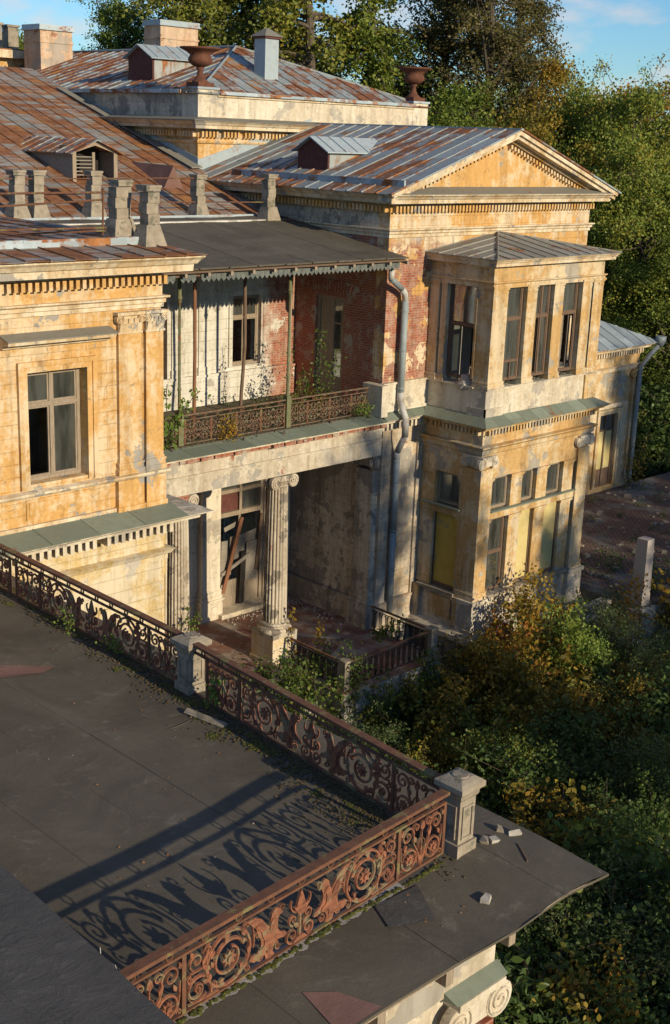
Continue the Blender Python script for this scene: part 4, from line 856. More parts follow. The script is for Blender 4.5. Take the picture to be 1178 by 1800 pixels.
m = MB(); m.mould(ap_, [(-.02, .363), (.72, .363), (.72, .39), (-.02, .50)]); m.build('cornice_flashing', M_hood, AT)
B('parapet', M_pale, AT, (AX0 + .9, AX1 - .9, .45, 1.22, -.35, -.02), T=TAF); B('parapet', M_greyw, AT, (YA + .9, 21.6, .45, 1.30, -.35, -.02), T=TAW)
B('parapet_cap', M_trim, AT, (AX0 + .9, AX1 - .9, 1.22, 1.30, -.38, .05), T=TAF)
for a, b in ((AX0, AX0 + .92), (AX1 - .92, AX1)): pd = B('urn_pedestal', M_pale, AT, (a, b, YA - .002, YA + .92, .45, 1.46)); B('cap', M_blue, pd, (a - .06, b + .06, YA - .06, YA + .98, 1.46, 1.54))
AXM = (AX0 + AX1) / 2 - .35; RZ = 3.34; RY = 18.7; ez = 1.30
AR = B('roof', M_flash, AT, (AX0 - .12, AX0 - .04, YA + .9, 21.9, 1.30, 1.44))
tri(AR, M_att_roof, (AX0 - .1, YA - .1, ez), (AX1 + .1, YA - .1, ez), (AXM, RY, RZ), .68, 1.5)
tri(AR, M_att_roof, (AX0 - .1, AYB, ez), (AX0 - .1, YA - .1, ez), (AXM, RY, RZ), .68, 2.2, (AXM, AYB, RZ)); tri(AR, M_att_roof, (AX1 + .1, YA - .1, ez), (AX1 + .1, AYB, ez), (AXM, AYB, RZ), 1.4, 3, (AXM, RY, RZ))
mm = MB(); mm.tube([(AX0, YA, ez + .05), (AXM, RY, RZ + .06), (AXM, AYB, RZ + .06)], .05, 6); mm.build('ridge_cap', M_grey_roof, AR)
mm = MB(); mm.tube([(AX1, YA, ez + .05), (AXM, RY, RZ + .06)], .05, 6); mm.build('hip_cap', M_att_roof, AR)
sheets(AR, M_flash, (AX0 - .13, YA + 1.0, 1.31), (0, 1, 0), (0, 0, 1), [(0, 0), (7.2, 0), (7.2, .14), (0, .14)], .5, .4, 0, name='flashing_sheet', th=-.012)
sheets(AR, M_flash, (AX0 + .95, YA - .14, 1.30), (1, 0, 0), (0, 0, 1), [(0, 0), (10.6, 0), (10.6, .12), (0, .12)], .6, .4, 0, name='flashing_sheet', th=.012)
dormer(AR, 18.4, 20.0, 13.45, .95, 'X', (M_darkred, M_cheek, M_blue), False, base=ez + (13.45 - AX0) * .345, back=2.6, rise=.42)
def chimney(parent, x0, x1, y0, y1, z0, z1, mat, name='chimney', cap=True):
    c = B(name, mat, parent, (x0, x1, y0, y1, z0, z1))
    B('band', mat, c, (x0 - .04, x1 + .04, y0 - .04, y1 + .04, z1 - .55, z1 - .47))
    if cap: B('cap', M_blue, c, (x0 - .1, x1 + .1, y0 - .1, y1 + .1, z1, z1 + .06), (x0 - .06, x1 + .06, y0 - .06, y1 + .06, z1 + .06, z1 + .24))
    return c
M_chim = stucco('chimney_plaster', (.50, .33, .21), pale=(.56, .42, .30), grey=(.38, .32, .26), pk=.5, gk=.25, bk=.12, seed=14)
chimney(AR, 18.2, 20.3, 24.2, 25.4, 2.4, 4.42, M_chim); chimney(AR, 15.2, 16.9, 29.2, 30.6, 2.2, 4.15, M_chim)
vt = B('vent_stack', M_blue, AR, (16.72, 17.42, 15.5, 16.15, 1.7, 3.62)); mm = MB()
mm.hexa([(16.58, 15.36, 3.64), (17.56, 15.36, 3.64), (17.56, 16.29, 3.64), (16.58, 16.29, 3.64)], [(17.0, 15.76, 3.95), (17.14, 15.76, 3.95), (17.14, 15.9, 3.95), (17.0, 15.9, 3.95)]); mm.build('vent_cap', M_hood, vt); B('rim', M_darkred, vt, (16.64, 17.5, 15.42, 16.23, 3.56, 3.638))
def urn(x, y, z, label):
    u = thing('roof_urn', label, 'urn', (x, y, z))
    B('foot', M_urn, u, (x - .36, x + .36, y - .36, y + .36, z, z + .16))
    mm = MB(); mm.lathe([(.32, z + .16), (.30, z + .2), (.20, z + .27), (.12, z + .42), (.10, z + .58), (.16, z + .66), (.13, z + .70)], x, y, 28); mm.build('stem', M_urn, u, True)
    mm = MB(); mm.lathe([(.13, z + .69), (.30, z + .74), (.42, z + .84), (.45, z + .94), (.40, z + 1.04), (.37, z + 1.10), (.50, z + 1.20), (.66, z + 1.28), (.74, z + 1.31), (.74, z + 1.36), (.64, z + 1.36), (.45, z + 1.25), (.2, z + 1.18)], x, y, 36); mm.build('bowl', M_urn, u, True)
urn(AX0 + .46, YA + .46, 1.541, 'rusty iron urn on the attic pedestal beside the dark red roof dormer'); urn(AX1 - .46, YA + .46, 1.541, 'rusty iron urn on the attic pedestal in front of the dark trees')
# distant cream turret
TR = thing('roof_turret', 'far cream turret with cornice and stone posts beyond the rusty roof', 'turret', (12.5, 35, GZ))
m = MB(); m.prism([(9, 32), (16.3, 32), (17.2, 33.2), (17.2, 40), (9, 40)], GZ, 2.95); m.build('wall', M_ochre, TR)
m = MB(); m.prism([(8.5, 31.5), (16.5, 31.5), (17.7, 33.0), (17.7, 40), (8.5, 40)], 2.95, 3.3); m.build('cornice', M_trim, TR)
m = MB(); m.prism([(8.6, 31.6), (16.45, 31.6), (17.6, 33.0), (17.6, 40), (8.6, 40)], 3.30, 3.36); m.build('flat_roof', M_rust_roof, TR)
for x, y in ((14.7, 32.6), (16.0, 33.3), (12.4, 32.4)): B('post', M_stone, TR, (x, x + .55, y, y + .55, 3.36, 4.45), (x - .07, x + .62, y - .07, y + .62, 4.45, 4.55))

# apron flashing where the attic walls rise from the lower roofs
fz = MB(); fz.hexa([(AX0 - .03, 13.75, -1.33), (AX0 + .0, 13.75, -1.33), (AX0, 22.3, 1.33), (AX0 - .03, 22.3, 1.33)], [(AX0 - .03, 13.75, -.93), (AX0, 13.75, -.93), (AX0, 22.3, 1.45), (AX0 - .03, 22.3, 1.45)]); fz.build('apron_flashing', M_blue, AT)
fz = MB(); fz.hexa([(AX0 - .5, 13.5, -1.30), (AX0 + .0, 13.5, -1.28), (AX0, 22.3, 1.47), (AX0 - .5, 22.3, 1.46)], [(AX0 - .5, 13.5, -1.27), (AX0, 13.5, -1.25), (AX0, 22.3, 1.50), (AX0 - .5, 22.3, 1.49)]); fz.build('apron_flashing', M_hood, AT)
fz = MB(); fz.hexa([(AX0, YA - .03, -1.42), (XM, YA - .03, .40), (XM, YA, .40), (AX0, YA, -1.42)], [(AX0, YA - .03, -1.0), (XM, YA - .03, .62), (XM, YA, .62), (AX0, YA, -1.0)]); fz.build('apron_flashing', M_blue, AT)
# ================================================================== ANNEX
YN = 8.9; NX0, NX1 = 22.5, 35.3; NZ = -16.0
AN = thing('annex_building', 'low ochre annex with grey hipped roof and boarded pale door behind the bay', 'building', (29, 12, GZ))
TN = facS(YN)
m = MB(); m.wall((NX0, NX1), (-18.2, -9.2), -.4, 0, TN, [(32.35, 33.85, -15.75, -12.2)]); m.build('wall', M_ochre_bay, AN)
B('end_wall', M_ochre_bay, AN, (YN + .4, 18, -18.2, -9.2, -.4, 0), T=facE(NX1))
npth = [(NX0, YN), (NX1, YN), (NX1, 18)]
m = MB(); m.mould(npth, cornice_prof(-9.18, -8.92, .55)); CN = m.build('cornice', M_trim, AN)
m = MB(); m.mould(npth, [(-.02, -9.42), (.05, -9.42), (.05, -9.18), (-.02, -9.18)]); m.dentils(npth, .05, .2, -9.4, -9.19, .2, .11); stuff(m.build('dentil_band', M_trim, CN))
m = MB(); m.mould(npth, [(-.02, -10.15), (.08, -10.15), (.10, -10.0), (.16, -9.92), (-.02, -9.9)]); m.build('string_course', M_trim, AN)
pilaster(AN, TN, 34.75, 35.25, -15.6, -10.16, 0, .12, M_ochre_bay, .3, .45, 'ionic', name='corner_pilaster'); pilaster(AN, TN, 22.6, 23.1, -15.6, -10.16, 0, .12, M_ochre_bay, .3, .45, 'ionic', name='corner_pilaster')
surround(AN, TN, 32.35, 33.85, -15.75, -12.2, .26, .10, M_ochre_bay, 'door_surround')
B('door_hood', M_trim, AN, (31.9, 34.3, -11.85, -11.65, 0, .22), T=TN)
dn = B('door', M_wooddark, AN, (32.36, 32.46, -15.75, -12.2, -.25, -.12), (33.74, 33.84, -15.75, -12.2, -.25, -.12), (32.46, 33.74, -13.05, -12.95, -.25, -.12), (33.05, 33.15, -15.75, -12.2, -.25, -.11), T=TN)
for a, b in ((32.46, 33.05), (33.15, 33.74)): B('door_board', M_yellowp, dn, (a, b, -14.9, -13.05, -.2, -.16), T=TN); B('dark_panel', M_wooddark, dn, (a, b, -15.75, -14.9, -.2, -.16), T=TN); B('pane', M_glass, dn, (a, b, -12.95, -12.2, -.19, -.18), T=TN)
B('dark_room', M_interior, AN, (31, 35, 12, 12.1, -16, -10))
NR = B('roof', M_flash, AN, (NX0, NX1 + .6, YN - .6, YN - .55, -8.96, -8.86))
tri(NR, M_grey_roof, (NX0, YN - .7, -8.9), (NX1 + .7, YN - .7, -8.9), (29.8, 13.2, -6.5), .75, 3, (NX0, 13.2, -6.5)); tri(NR, M_grey_roof, (NX1 + .7, YN - .7, -8.9), (NX1 + .7, 18.0, -8.9), (29.8, 13.2, -6.5), .75, 3)
def pipe(parent, pts, r, name, mat, n=12): mm = MB(); mm.tube(pts, r, n); return mm.build(name, mat, parent, True)
ND = thing('downpipe', 'grey downpipe at the far corner of the low annex', 'downpipe', (35.0, YN - .2, NZ))
pipe(ND, [(35.75, YN - .72, -9.0), (35.4, YN - .5, -9.45), (35.05, YN - .24, -10.1), (35.05, YN - .24, -15.6), (35.1, YN - .4, -15.85)], .12, 'pipe', M_galv)
mm = MB(); mm.lathe([(.13, -9.1), (.24, -8.85), (.26, -8.6), (.22, -8.6)], 35.78, YN - .74, 14); mm.build('funnel', M_galv, ND, True)
for z in (-11, -12.6, -14.2): mm = MB(); mm.lathe([(.135, z), (.135, z + .06)], 35.05, YN - .24, 12); mm.build('collar', M_galv, ND)
# courtyard and stairs
ct = MB(); ct.box(20.6, 70, -1.4, 8.9, GZ, NZ); struct(ct.build('courtyard', M_court))
ST = thing('garden_stair', 'mossy stone garden stair between the bay foundation and the granite post', 'stairs', (19.5, -1.5, GZ))
for i in range(8): B('stair_step', M_lime, ST, (17.6 + .12 * i, 20.58, -2.6 + .36 * i, -2.2 + .36 * i, GZ, GZ + .28 * (i + 1)))
rubble(ST, facS(-1.42), 20.62, 27.0, -18.2, -16.05, hgt=(.2, .34), wd=(.5, 1.1))
def gpost(x, y, z, h, label, ped):
    t = thing('granite_post', label, 'post', (x, y, GZ)); mm = MB(); r0, r1 = .27, .22
    mm.hexa([(x - r0, y - r0, z), (x + r0, y - r0, z), (x + r0, y + r0, z), (x - r0, y + r0, z)], [(x - r1, y - r1, z + h), (x + r1, y - r1, z + h), (x + r1, y + r1, z + h), (x - r1, y + r1, z + h)]); mm.build('shaft', M_granite, t)
    p = B('pedestal', M_lime, t, (x - .45, x + .45, y - .45, y + .45, GZ if ped else z - .3, z - .001)); 
    if ped: rubble(p, facS(y - .44), x - .45, x + .45, -18.2, z - .05, hgt=(.25, .4), wd=(.4, .9), proud=.06); rubble(p, facW(x - .44), y - .45, y + .45, -18.2, z - .05, hgt=(.25, .4), wd=(.4, .9), proud=.06)
gpost(20.9, -1.05, -16.05, 2.55, 'tall tapered granite post on a stone pedestal by the garden stair', True); gpost(56.2, 19.6, -17.2, 2.4, 'distant granite post among dark shrubs beyond the annex', False)

# ================================================================== CANOPY over the balcony
CP = thing('balcony_canopy', 'dark felt canopy roof with scalloped wooden fringe over the ruined balcony', 'canopy', (6, 6, -8.76))
cz = lambda y: -3.55 + .146 * (y - 3.15)
xs = np.linspace(.5, 12.02, 12)
for i in range(11):
    a, b = xs[i], xs[i + 1] + (.05 if i < 10 else 0); h = .006 * (i % 2); mm = MB(); N_ = 10
    for t in range(N_):
        y0, y1 = 3.15 + (9.15 - 3.15) * t / N_, 3.15 + (9.15 - 3.15) * (t + 1) / N_
        sag = lambda x, y: cz(y) + h + .015 * math.sin(x * 1.7 + y * .9) - .02 * math.sin(PI * (x - .5) / 11.5)
        mm.quad((a, y0, sag(a, y0)), (b, y0, sag(b, y0)), (b, y1, sag(b, y1)), (a, y1, sag(a, y1)))
    mm.quad((a, 3.15, cz(3.15) + h - .05), (b, 3.15, cz(3.15) + h - .05), (b, 3.15, cz(3.15) + h + .0), (a, 3.15, cz(3.15) + h + .0))
    mm.build('felt_strip', M_felt, CP)
mm = MB(); mm.hexa([(.5, 3.2, cz(3.2) - .14), (11.98, 3.2, cz(3.2) - .14), (11.98, 8.4, cz(8.4) - .14), (.5, 8.4, cz(8.4) - .14)], [(.5, 3.2, cz(3.2) - .09), (11.98, 3.2, cz(3.2) - .09), (11.98, 8.4, cz(8.4) - .09), (.5, 8.4, cz(8.4) - .09)]); mm.build('boarding', M_wooddark, CP)
for i in range(15):
    x = .8 + i * .8; mm = MB(); mm.hexa([(x, 3.18, cz(3.18) - .24), (x + .09, 3.18, cz(3.18) - .24), (x + .09, 8.4, cz(8.4) - .26), (x, 8.4, cz(8.4) - .26)], [(x, 3.18, cz(3.18) - .141), (x + .09, 3.18, cz(3.18) - .141), (x + .09, 8.4, cz(8.4) - .141), (x, 8.4, cz(8.4) - .141)]); mm.build('rafter', M_wood, CP)
M_val = plain('faded_blue_paint', (.085, .095, .09), (.17, .185, .17), 6, .85, .3)
mm = MB(); zf = -3.74; B('fringe_beam', M_wooddark, CP, (.5, 11.9, 3.42, 3.52, -3.80, -3.66))
mm = MB()
for i in range(64):
    x = .55 + i * .177; 
    if random.random() < .04: continue
    mm.prism([(x, zf), (x, zf - .13), (x + .085, zf - .22), (x + .17, zf - .13), (x + .17, zf)], 0, .025, lambda a, b, c: (a, 3.40 - c, b))
stuff(mm.build('scalloped_fringe', M_val, CP))
B('wall_plate', M_wooddark, CP, (.5, 12.0, 4.38, 4.52, -3.74, -3.60))
def ipost(x, y, z0, z1, label):
    t = thing('canopy_post', label, 'post', (x, y, z0)); mm = MB()
    mm.lathe([(.075, z0), (.075, z0 + .85), (.05, z0 + .9), (.045, z0 + 1.6), (.06, z0 + 1.62), (.06, z0 + 1.68), (.042, z0 + 1.7), (.038, z1 - .9), (.06, z1 - .88), (.06, z1 - .84)], x, y, 12); mm.build('shaft', M_greenpost, t, True)
    mm = MB(); mm.lathe([(.04, z1 - .86), (.09, z1 - .76), (.06, z1 - .72), (.05, z1)], x, y, 12); mm.build('capital', M_greenpost, t, True)
    B('box_base', M_greenpost, t, (x - .09, x + .09, y - .09, y + .09, z0, z0 + 1.0)); B('bracket', M_greenpost, t, (x - .3, x + .3, y - .02, y + .02, z1 - .06, z1), (x - .06, x + .06, y - .3, y + .3, z1 - .05, z1))
ipost(4.0, 4.45, -8.76, -3.74, 'slim green iron canopy post beside the ochre wing'); ipost(8.2, 4.45, -8.76, -3.74, 'slim green iron canopy post in the middle of the balcony railing')
for j, (x, dx, mt, lb) in enumerate(((4.95, .02, M_brownwood, 'straight reddish timber prop under the canopy by the green leafy vine'), (6.75, .14, M_wooddark, 'crooked brown timber prop in front of the balcony window'), (8.72, .0, M_wood, 'pale timber prop behind the middle green canopy post'))):
    mm = MB(); mm.tube([(x, 5.0, -8.76), (x + .02 + dx * .2, 5.0, -7.6), (x + .02 + dx, 5.0, -6.2), (x + dx * .8, 5.0, -3.62)], [.06, .055, .05, .055], 8); tag(mm.build('timber_prop', mt, None, True), lb, 'prop')

# ------------------------------------------------------------------ iron railings
def raw(name, me, parent, loc=(0, 0, 0)):
    o = bpy.data.objects.new(name, me); COL.objects.link(o); o.parent = parent; o.location = loc; return o
def mesh(mm, name, mat):
    me = bpy.data.meshes.new(name); me.from_pydata(mm.v, [], mm.f); me.materials.append(mat); me.update(); return me
TL = lambda u, v, w: (u, w, v)
def spiral(cu, cv, R, turns, a0, sgn, n=30, r1=.12): return [(cu + R * (1 - (1 - r1) * i / n) * math.cos(a0 + sgn * turns * 2 * PI * i / n), cv + R * (1 - (1 - r1) * i / n) * math.sin(a0 + sgn * turns * 2 * PI * i / n)) for i in range(n + 1)]
def circ(cu, cv, R, n=26): return [(cu + R * math.cos(2 * PI * i / n), cv + R * math.sin(2 * PI * i / n)) for i in range(n + 1)]
def bez(a, b, c, d, n=14): return [tuple((1 - t) ** 3 * a[k] + 3 * (1 - t) ** 2 * t * b[k] + 3 * (1 - t) * t * t * c[k] + t ** 3 * d[k] for k in (0, 1)) for t in np.linspace(0, 1, n)]
def rosette(mm, cu, cv, R, petals=8):
    poly = [(cu + R * (.78 + .22 * math.cos(petals * 2 * PI * i / 48)) * math.cos(2 * PI * i / 48), cv + R * (.78 + .22 * math.cos(petals * 2 * PI * i / 48)) * math.sin(2 * PI * i / 48)) for i in range(48)]
    mm.prism(poly, -.014, .022, TL); mm.prism([(cu + R * .4 * math.cos(2 * PI * i / 12), cv + R * .4 * math.sin(2 * PI * i / 12)) for i in range(12)], -.02, .045, TL)
def leaf(mm, u, v, a, L, wd, t=.012):
    ca, sa = math.cos(a), math.sin(a); mm.prism([(u + ca * x - sa * y, v + sa * x + ca * y) for x, y in ((0, 0), (L * .35, wd * .5), (L * .7, wd * .35), (L, 0), (L * .7, -wd * .35), (L * .35, -wd * .5))], -t, t * 1.6, TL)
RB = lambda mm, pts, wd=.036, tp=.6: ribbon(mm, pts, wd, -.014, .014, TL, tp)
def mir(f, s): return [(s * a, b) for a, b in f]
GRIF = [(.47, .60), (.50, .54), (.45, .53), (.42, .46), (.43, .36), (.47, .30), (.55, .27), (.58, .22), (.52, .20), (.44, .23), (.38, .19), (.34, .12), (.38, .06), (.31, .03), (.24, .05), (.22, .12), (.15, .10), (.05, .10), (-.03, .16), (.01, .20), (.10, .19), (.16, .24), (.16, .33), (.11, .42), (.08, .52), (.0, .60), (-.06, .67), (.06, .67), (.17, .60), (.24, .50), (.29, .45), (.31, .52), (.33, .60), (.39, .65)]
def make_big():
    out = []
    mm = MB(); RB(mm, [(0, .03), (0, .40)], .05, .8); mm.prism([(-.13, .03), (.13, .03), (.06, .09), (-.06, .09)], -.014, .02, TL); mm.prism([(-.04, .38), (.04, .38), (.12, .50), (-.12, .50)], -.014, .03, TL); mm.prism([(-.07, .50), (.07, .50), (.04, .60), (0, .70), (-.04, .60)], -.014, .02, TL)
    for s in (-1, 1):
        RB(mm, mir(spiral(.13, .14, .10, 1.4, -PI / 2, 1), s)); RB(mm, mir(spiral(.12, .34, .075, 1.3, -PI / 2, 1), s), .03); RB(mm, mir(bez((.02, .42), (.15, .42), (.2, .55), (.14, .60)), s), .03); leaf(mm, s * .03, .22, PI / 2 - s * .8, .13, .06)
    out.append(('candelabrum', mm))
    for s in (-1, 1):
        mm = MB(); g_ = [(s * (-.80 + x), y) for x, y in GRIF]; mm.prism(g_, -.014, .014, TL); mm.prism([(s * (-.80 + .27 + (x - .27) * .62), .3 + (y - .3) * .68) for x, y in GRIF], .014, .03, TL)
        RB(mm, mir(spiral(-.66, .12, .085, 1.3, PI, -1), s), .03); RB(mm, mir(spiral(-.30, .60, .06, 1.2, -PI / 2, -1, 14), s), .022); RB(mm, mir(spiral(-.36, .13, .06, 1.2, PI / 2, 1, 14), s), .022); RB(mm, mir(bez((-.76, .30), (-.72, .44), (-.80, .54), (-.74, .66)), s), .024); RB(mm, mir(spiral(-.70, .42, .05, 1.2, PI, -1, 14), s), .02); leaf(mm, -s * .44, .05, PI / 2 + s * .9, .1, .05); out.append(('griffin', mm))
        mm = MB(); RB(mm, mir(circ(1.13, .36, .325), s), .042, 1); RB(mm, mir(spiral(1.13, .36, .235, 1.15, PI * .9, -1, 34, .55), s), .045, .8); rosette(mm, s * 1.13, .36, .105)
        for k in range(5): leaf(mm, s * (1.13 + .235 * math.cos(k * 1.25)), .36 + .235 * math.sin(k * 1.25), k * 1.25 + 1.2 if s > 0 else PI - k * 1.25 - 1.2, .09, .05)
        RB(mm, mir(spiral(.86, .63, .06, 1.2, -PI / 2, 1, 14), s), .022); RB(mm, mir(spiral(.84, .09, .06, 1.2, PI / 2, -1, 14), s), .022)
        for k in range(7): leaf(mm, s * (1.13 + .30 * math.cos(k * .9 + .4)), .36 + .30 * math.sin(k * .9 + .4), (k * .9 + 2.2) if s > 0 else PI - (k * .9 + 2.2), .10, .045)
        out.append(('roundel', mm))
        mm = MB(); RB(mm, mir(spiral(1.585, .20, .155, 1.5, PI * .75, -1), s), .04); rosette(mm, s * 1.585, .20, .045, 6); RB(mm, mir(spiral(1.60, .55, .105, 1.4, -PI * .4, 1), s), .034)
        RB(mm, mir(bez((1.38, .06), (1.40, .30), (1.50, .42), (1.42, .66)), s), .036); RB(mm, mir(bez((1.42, .40), (1.5, .46), (1.6, .40), (1.70, .44)), s), .03); RB(mm, mir(spiral(1.44, .60, .07, 1.2, 0, 1), s), .028)
        leaf(mm, s * 1.40, .36, PI / 2 - s * .9, .16, .07); leaf(mm, s * 1.42, .22, PI / 2 - s * 1.1, .12, .06); leaf(mm, s * 1.52, .46, PI / 2 + s * .5, .13, .06); RB(mm, mir(bez((1.28, .03), (1.4, .03), (1.5, .03), (1.72, .06)), s), .03); RB(mm, mir(spiral(1.36, .52, .06, 1.2, PI, 1, 14), s), .022); RB(mm, mir(spiral(1.68, .36, .055, 1.2, PI / 2, -1, 14), s), .022); RB(mm, mir(spiral(1.34, .14, .055, 1.2, 0, -1, 14), s), .022); RB(mm, mir(bez((1.45, .10), (1.56, .02), (1.66, .02), (1.72, .16)), s), .024); leaf(mm, s * 1.66, .62, PI / 2 - s * .3, .1, .05); leaf(mm, s * 1.5, .66, PI / 2 + s * 1.2, .1, .05); out.append(('acanthus_scroll', mm))
    return out
def make_end():
    out = []
    for s in (-1, 1):
        mm = MB(); RB(mm, mir(circ(.24, .19, .135), s), .034, 1); rosette(mm, s * .24, .19, .085); RB(mm, mir(spiral(.29, .54, .125, 1.5, PI, -1), s), .036); RB(mm, mir(bez((.03, .06), (.02, .3), (.22, .34), (.16, .54)), s), .034); RB(mm, mir(spiral(.12, .60, .065, 1.2, 0, 1), s), .028)
        RB(mm, mir(bez((.37, .12), (.43, .25), (.40, .36), (.42, .44)), s), .03); leaf(mm, s * .12, .40, PI / 2 - s * .5, .13, .06); leaf(mm, s * .36, .34, PI / 2 + s * .4, .11, .05); RB(mm, mir(spiral(.40, .06, .045, 1.1, PI, -1, 12), s), .02); RB(mm, mir(spiral(.10, .20, .05, 1.2, 0, 1, 12), s), .02); RB(mm, mir(bez((.10, .10), (.06, .2), (.1, .34), (.02, .42)), s), .022); leaf(mm, s * .42, .58, PI / 2 + s * .2, .1, .05); out.append(('scroll', mm))
    mm = MB(); RB(mm, [(0, .02), (0, .62)], .034, .7); leaf(mm, 0, .52, PI / 2, .16, .09); leaf(mm, 0, .1, PI / 2 - .6, .13, .06); leaf(mm, 0, .1, PI / 2 + .6, .13, .06); out.append(('stem', mm)); return out
BIG = [(n_, mesh(x, n_, M_iron)) for n_, x in make_big()]; END = [(n_, mesh(x, n_, M_iron)) for n_, x in make_end()]
rg = MB(); ribbon(rg, circ(0, 0, .042, 18), .018, -.012, .012, TL, 1); RING = mesh(rg, 'ring', M_rail)
def bxm(name, mat, *b): mm = MB(); [mm.box(*q, T=TL) for q in b]; return mesh(mm, name, mat)
BAR = bxm('bar', M_rail, (-.028, .028, .0, .745, -.018, .018))
def ornate(P, Q, z, label, layout, z2=None):
    P, Q = Vector((*P, z)), Vector((*Q, z)); d_ = Q - P; L = d_.length
    t = thing('iron_railing', label, 'railing', P, 'griffin railings round the felt terrace'); t.rotation_euler[2] = math.atan2(d_.y, d_.x)
    raw('top_rail', bxm('top_rail', M_rail, (0, L, .868, .915, -.065, .065), (0, L, .845, .868, -.03, .03)), t); raw('lower_rail', bxm('lower_rail', M_rail, (0, L, .728, .758, -.022, .022)), t); raw('bottom_rail', bxm('bottom_rail', M_rail, (0, L, .0, .03, -.022, .022)), t)
    n_ = int(L / .458)
    for i in range(n_): raw('ring', RING, t, ((i + .5) * L / n_, 0, .802))
    u = 0
    for k in layout:
        w_ = .93 if k == 'e' else 3.56
        pn = raw('ornament_panel', bxm('ornament_panel', M_rail, (-.028, -.012, .03, .728, -.02, .02)) if False else BAR, t, (u + .014, 0, .0)); sc = w_ / (.93 if k == 'e' else 3.56)
        for nm, me in (END if k == 'e' else BIG): raw(nm, me, pn, (w_ / 2, 0, .012))
        u += w_
    raw('bar', BAR, t, (min(u, L) - .03, 0, 0)); return t
DZ = -8.95
C0 = (-6.46, -14.74); C1 = (-6.02, -9.10)
ornate((-6.62, -14.87), (-12.05, -15.22), DZ, 'sunlit orange rusty iron griffin railing along the front edge of the felt terrace', 'ebe')
ornate((-6.42, -14.66), (-6.02, -8.92), DZ, 'shaded dark iron griffin railing between the corner pier and the middle pier', 'ebe')
ornate((-5.96, -8.50), (-5.86, -2.92), DZ, 'shaded dark iron griffin railing running from the middle pier towards the ochre wing', 'ebe'); ornate((-5.86, -2.88), (-5.84, -1.0), DZ, 'short dark iron railing against the green metal skirt of the ochre wing', 'e')
def pier(x, y, z, h, w, label, ov=.085):
    t = thing('terrace_pier', label, 'pier', (x, y, z)); a = w / 2
    B('plinth', M_stone, t, (x - a - .035, x + a + .035, y - a - .035, y + a + .035, z - .05, z + .14)); sh = B('shaft', M_stone, t, (x - a, x + a, y - a, y + a, z + .14, z + h - .26))
    for T in (facS(y - a), facW(x - a)):
        c = x if T(0, 0, 0)[0] == 0 else y
        B('panel', M_stone, sh, (c - a + .05, c - a + .075, z + .2, z + h - .34, 0, .02), (c + a - .075, c + a - .05, z + .2, z + h - .34, 0, .02), (c - a + .075, c + a - .075, z + h - .37, z + h - .345, 0, .02), (c - a + .075, c + a - .075, z + .2, z + .225, 0, .02), T=T)
    mm = MB(); o = [(a, z + h - .26), (a + ov * .3, z + h - .22), (a + ov * .4, z + h - .16), (a + ov, z + h - .11), (a + ov, z + h - .04), (a + ov * .4, z + h), (a * .8, z + h + .03)]
    sq = lambda q, zz: [(x - q, y - q, zz), (x + q, y - q, zz), (x + q, y + q, zz), (x - q, y + q, zz)]
    for (q0, z0), (q1, z1) in zip(o, o[1:]): mm.hexa(sq(q0, z0), sq(q1, z1))
    mm.lathe([(a * .75, z + h + .025), (a * .7, z + h + .045)], x, y, 24); mm.build('cap', M_stone, t)
pier(-6.36, -14.88, DZ, 1.02, .31, 'tall capped stone pier at the corner of the felt terrace'); pier(-5.94, -8.72, DZ, .93, .32, 'squat crumbling stone pier midway along the terrace railing')

# balcony railing: small scroll units
mm = MB()
for s in (-1, 1):
    RB(mm, mir(spiral(.12, .18, .095, 1.3, PI * .6, -1, 16), s), .022); RB(mm, mir(spiral(.12, .50, .10, 1.3, -PI * .5, 1, 16), s), .022); RB(mm, mir(bez((.02, .05), (.2, .22), (.02, .42), (.2, .62), 8), s), .02); leaf(mm, s * .05, .33, PI / 2 - s * .9, .12, .05); leaf(mm, s * .2, .33, PI / 2 + s * .5, .09, .05)
for s in (-1, 1): RB(mm, mir(spiral(.19, .34, .055, 1.2, 0, 1, 10), s), .018); RB(mm, mir(spiral(.06, .60, .05, 1.2, 0, -1, 10), s), .018); RB(mm, mir(spiral(.06, .09, .05, 1.2, 0, 1, 10), s), .018); leaf(mm, s * .02, .44, PI / 2 - s * .6, .14, .05); leaf(mm, s * .02, .24, -PI / 2 + s * .6, .12, .05); leaf(mm, s * .22, .15, PI / 2, .12, .05); leaf(mm, s * .22, .55, PI / 2, .1, .05)
RB(mm, circ(0, .34, .075, 16), .022, 1); rosette(mm, 0, .34, .04, 6); SCR = mesh(mm, 'scroll_unit', M_ironold)
BRL = thing('balcony_railing', 'brown rusty scrollwork iron railing along the ruined balcony edge', 'railing', (.3, 4.45, -8.77))
raw('top_rail', bxm('top_rail', M_ironold, (0, 11.7, .86, .90, -.035, .035)), BRL); raw('lower_rail', bxm('lower_rail', M_ironold, (0, 11.7, .72, .745, -.015, .015)), BRL); raw('bottom_rail', bxm('bottom_rail', M_ironold, (0, 11.7, .02, .05, -.015, .015)), BRL)
for i in range(24): raw('scroll_unit', SCR, BRL, (.25 + i * .487, 0, .04)); raw('ring', RING, BRL, (.25 + i * .487, 0, .802))
for i in range(13): raw('bar', bxm('bar', M_ironold, (-.018, .018, .05, .86, -.014, .014)) if i == 0 else BRL.children[-1].data if False else BAR, BRL, (i * .974, 0, .02))
